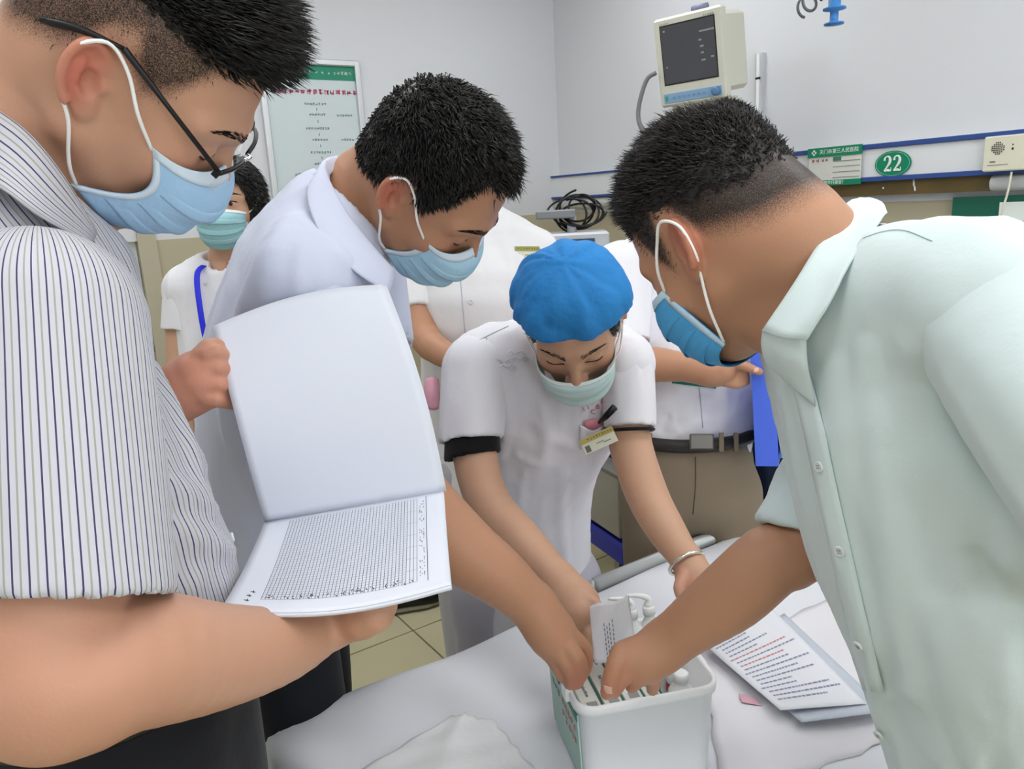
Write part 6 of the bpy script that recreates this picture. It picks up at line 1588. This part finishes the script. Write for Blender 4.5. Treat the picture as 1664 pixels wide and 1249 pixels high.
trousers(p6, A(waist6[0], waist6[1], .80), -F0, M_KHA, M_BLACK, hipr=(.158, .115), top=waist6 - UZ * .01, cell=.008, stance=.10)
tr6 = [o for o in p6.children if o.name.startswith('trousers')][0]
bc6 = waist6 + UZ * .004; e2 = nrm(F0)
MB().tube([bc6 + R0 * .152 * math.cos(t) + e2 * .110 * math.sin(t) for t in np.linspace(0, 6.283, 48)[:-1]], .017, 8, closed=True, up=UZ).build('belt', mat('belt leather', '2a2723', .5), tr6, True)
MB().box(at(1140, 717, 1.79), (.028, .018, .004), ax=[CR, CU, -CF], bev=.003).build('belt_buckle', mat('buckle', '6f6c66', .4, metal=.6), tr6)
for x, d in ((1056, 1.845), (1172, 1.805), (1196, 1.82)): MB().box(at(x, 718, d), (.005, .022, .004), ax=[CR, CU, -CF]).build('belt_loop', M_KHA, tr6)
sewn(tr6, tr6, [(1130, 742), (1130, 790), (1126, 835)], .0014, mat('khaki seam', '5d523f', .9), 'fly_seam')
# tag clipped to his shirt
tg = empty('shirt_tag', at(1128, 616, 1.80), 'teal and white tag clipped to the shirt of the man with the folder', 'tag')
MB().box(at(1128, 619, 1.80), (.052, .014, .001), ax=[nrm(CR - CU * .12), nrm(CU + CR * .12), -CF]).build('card', mat('tag white', 'dfe3e2', .5), tg)
MB().box(at(1128, 623, 1.797), (.052, .0055, .001), ax=[nrm(CR - CU * .12), nrm(CU + CR * .12), -CF]).build('band', mat('tag teal', '17705f', .5), tg)
for x in (1100, 1108, 1114): MB().box(at(x, 613, 1.797), (.003, .004, .0006), ax=[CR, CU, -CF]).build('print', M_BLACK, tg)
# blue box file
fo = empty('box_file', at(1245, 757, 1.70), 'royal blue box file held upright by the man in khaki trousers', 'folder')
M_FB = mat('file blue', '4f6fe0', .35, .4); f0 = at(1222, 566, 1.675); f1 = at(1247, 757, 1.715)
fz = nrm(f0 - at(1231, 757, 1.715)); fy = nrm(at(1238, 660, 1.0) - CAM + CR * .10); fy = nrm(fy - fz * (fy @ fz)); fxx = np.cross(fy, fz)
hh = np.linalg.norm(f0 - at(1231, 757, 1.715)); c = (at(1222, 566, 1.675) + at(1231, 757, 1.715)) / 2 + fxx * .02
MB().box(c + fy * .003 , (.024, .003, hh / 2), ax=[fxx, fy, fz]).build('spine', M_FB, fo)
for s in (-1, 1): MB().box(c + fy * .12 + fxx * .0225 * s, (.0018, .116, hh / 2), ax=[fxx, fy, fz]).build('cover', M_FB, fo)
MB().box(c + fy * .11, (.0195, .10, hh / 2 - .01), ax=[fxx, fy, fz]).build('papers', mat('file papers', 'e9eaea', .8), fo)
MB().box(c + fy * .12 + fz * (hh / 2 - .002), (.0205, .116, .002), ax=[fxx, fy, fz]).build('top_flap', mat('file lilac', '8d8de0', .4), fo)
fo2 = tag(MB().box(c + fxx * .036 + fy * .11 - fz * .004, (.006, .10, hh / 2 - .02), ax=[fxx, fy, fz]).build('folder', mat('teal folder', '5aa5c0', .4)), 'thin teal folder held behind the blue box file', 'folder')

# ------------------------------------------------------------------ the woman with the blue lanyard
p3 = empty('person', (.55, 2.3, 0), 'woman in white blouse with blue lanyard standing by the door', 'person', 'people around the bed')
H = H3 = Head((.576, 2.209, 1.558), (-.529, -.848, .029), (.104, -.03, .994), .98)
B = Sculpt(); H.sculpt(B, .95); N3 = at(368, 425, 2.15)
B.add(limb([H.w(0, -.02, -.05), N3, N3 - UZ * .05], [.047, .05, .07], 2), .03)
sh3R = at(302, 470, 2.16); el3R = at(294, 610, 2.17); wr3R = at(300, 740, 2.1)
B.add(limb([N3 - UZ * .06, sh3R, el3R, wr3R], [.042, .042, .037, .027], 4), .02); B.add(ell(at(302, 775, 2.08), (.03, .03, .05)), .02)
sh3L = at(448, 465, 2.16)
B.add(limb([N3 - UZ * .06, sh3L, sh3L - UZ * .28], [.042, .042, .035], 3), .02)
body(p3, B, H, .0055, SKIN_C)
T3 = [(0, .070), (14, .066), (30, .058), (45, .035), (58, -.005), (68, -.045), (100, -.07), (180, -.075)]
hair(p3, H, B, T3, lambda p: .03 + 0 * p[:, 0], lambda p: np.stack([p[:, 0] * 8, -.4 + 0 * p[:, 0], -.9 + 0 * p[:, 0]], 1), 4500, M_HAIR, .0013, .12, 16, .009, None)
brows(p3, H, M_HAIRB, .001, 70, .007, B=B); lashes(p3, H, mat('lash dark', '1c1512', .5), .003, r=.0016, bow=-.003, B=B)
MB_e = [MB().lathe(H.w(s * .033, .0852, -.001), [(.0052, 0), (.0045, .0012), (.001, .0018)], ax=[H.M[:, 0], H.M[:, 2], H.M[:, 1]], n=14).build('iris', mat('iris brown', '2a1a12', .15), p3, True) for s in (-1, 1)]
mask(p3, H, '9ccad2', ztop=-.016, notch=.006, edge=((.067, .046, -.022), (.060, .03, -.088)), band='e6ecec', flare=.004)
S = Sculpt(); c3 = at(375, 560, 2.2)
S.add(loft([A(N3[0] + .02, N3[1] + .03, .95), at(372, 640, 2.21), at(372, 540, 2.19), at(372, 465, 2.18), at(369, 432, 2.17)], [.15, .135, .15, .15, .07], [.11, .10, .105, .095, .055], CR, 4))
S.add(limb([N3 - UZ * .04, sh3R], [.045, .06], 2), .04); S.add(limb([N3 - UZ * .04, sh3L], [.045, .06], 2), .04); S.sub(limb([N3 - CF * .02, N3 + UZ * .09], [.05, .06], 2), .005)
wear(p3, 'blouse', S, .007, M_WSH, [((.3, .2, 1), 36, 8, .004, None)])
bl3 = [o for o in p3.children if o.name.startswith('blouse')][0]
sleeve(bl3, sh3R, None, at(296, 538, 2.165), .060, .056, M_WSH, nrm(el3R - sh3R), .006, folds=[(el3R - sh3R, 20, 5, .003, None)])
sleeve(bl3, sh3L, None, sh3L - UZ * .15, .060, .056, M_WSH, -UZ, .007)
collar(bl3, N3 + UZ * .0 - F0 * .0, nrm(UZ - F0 * .15), -F0, .062, .03, .045, M_WSH, 24, tip=.02)
ld = empty('lanyard', at(330, 500, 2.06), 'bright blue lanyard round the neck of the woman by the door', 'lanyard')
pts = [at(345, 425, 2.14), at(325, 436, 2.075), at(320, 455, 2.06), at(325, 500, 2.05), at(333, 545, 2.06), at(352, 620, 2.08), at(366, 690, 2.09)]
MB().tube(catmull(pts, 5), .0075, 8, flat=.16, up=-CF).build('ribbon', mat('lanyard blue', '1f2be0', .5), ld, True)
pts = [at(366, 690, 2.09), at(392, 600, 2.07), at(410, 500, 2.05), at(408, 440, 2.08), at(392, 425, 2.14)]
MB().tube(catmull(pts, 5), .0075, 8, flat=.16, up=-CF).build('ribbon', mat('lanyard blue', '1f2be0', .5), ld, True)
trousers(p3, A(N3[0] + .02, N3[1] + .03, .84), -F0, M_BLK, M_BLACK, hipr=(.145, .105), stance=.09, cell=.011)
# the dark shoe seen on the tiles past the bending man
sp = on_z(655, 990, 0.0); se = empty('shoe', sp, 'black shoe with a pale sole on the floor tiles behind the papers', 'shoe')
T = Sculpt(); fdir = nrm(R0 * .9 + F0 * .25); rr_ = A(fdir[1], -fdir[0], 0)
T.add(loft([sp - fdir * .08 + UZ * .06, sp + UZ * .055, sp + fdir * .09 + UZ * .04, sp + fdir * .14 + UZ * .036], [.036, .04, .044, .03], [.055, .045, .03, .026], rr_)); T.cut(lambda p: .018 - p[..., 2])
v, q = T.mesh(.006); quadmesh('upper', v, q, M_BLACK, se)
MB().tube([sp - fdir * .08 + UZ * .014, sp + UZ * .014, sp + fdir * .09 + UZ * .014, sp + fdir * .14 + UZ * .014], [.037, .042, .046, .031], 18, flat=.3, up=UZ).build('sole', mat('sole beige', '9c9680', .6), se, True)
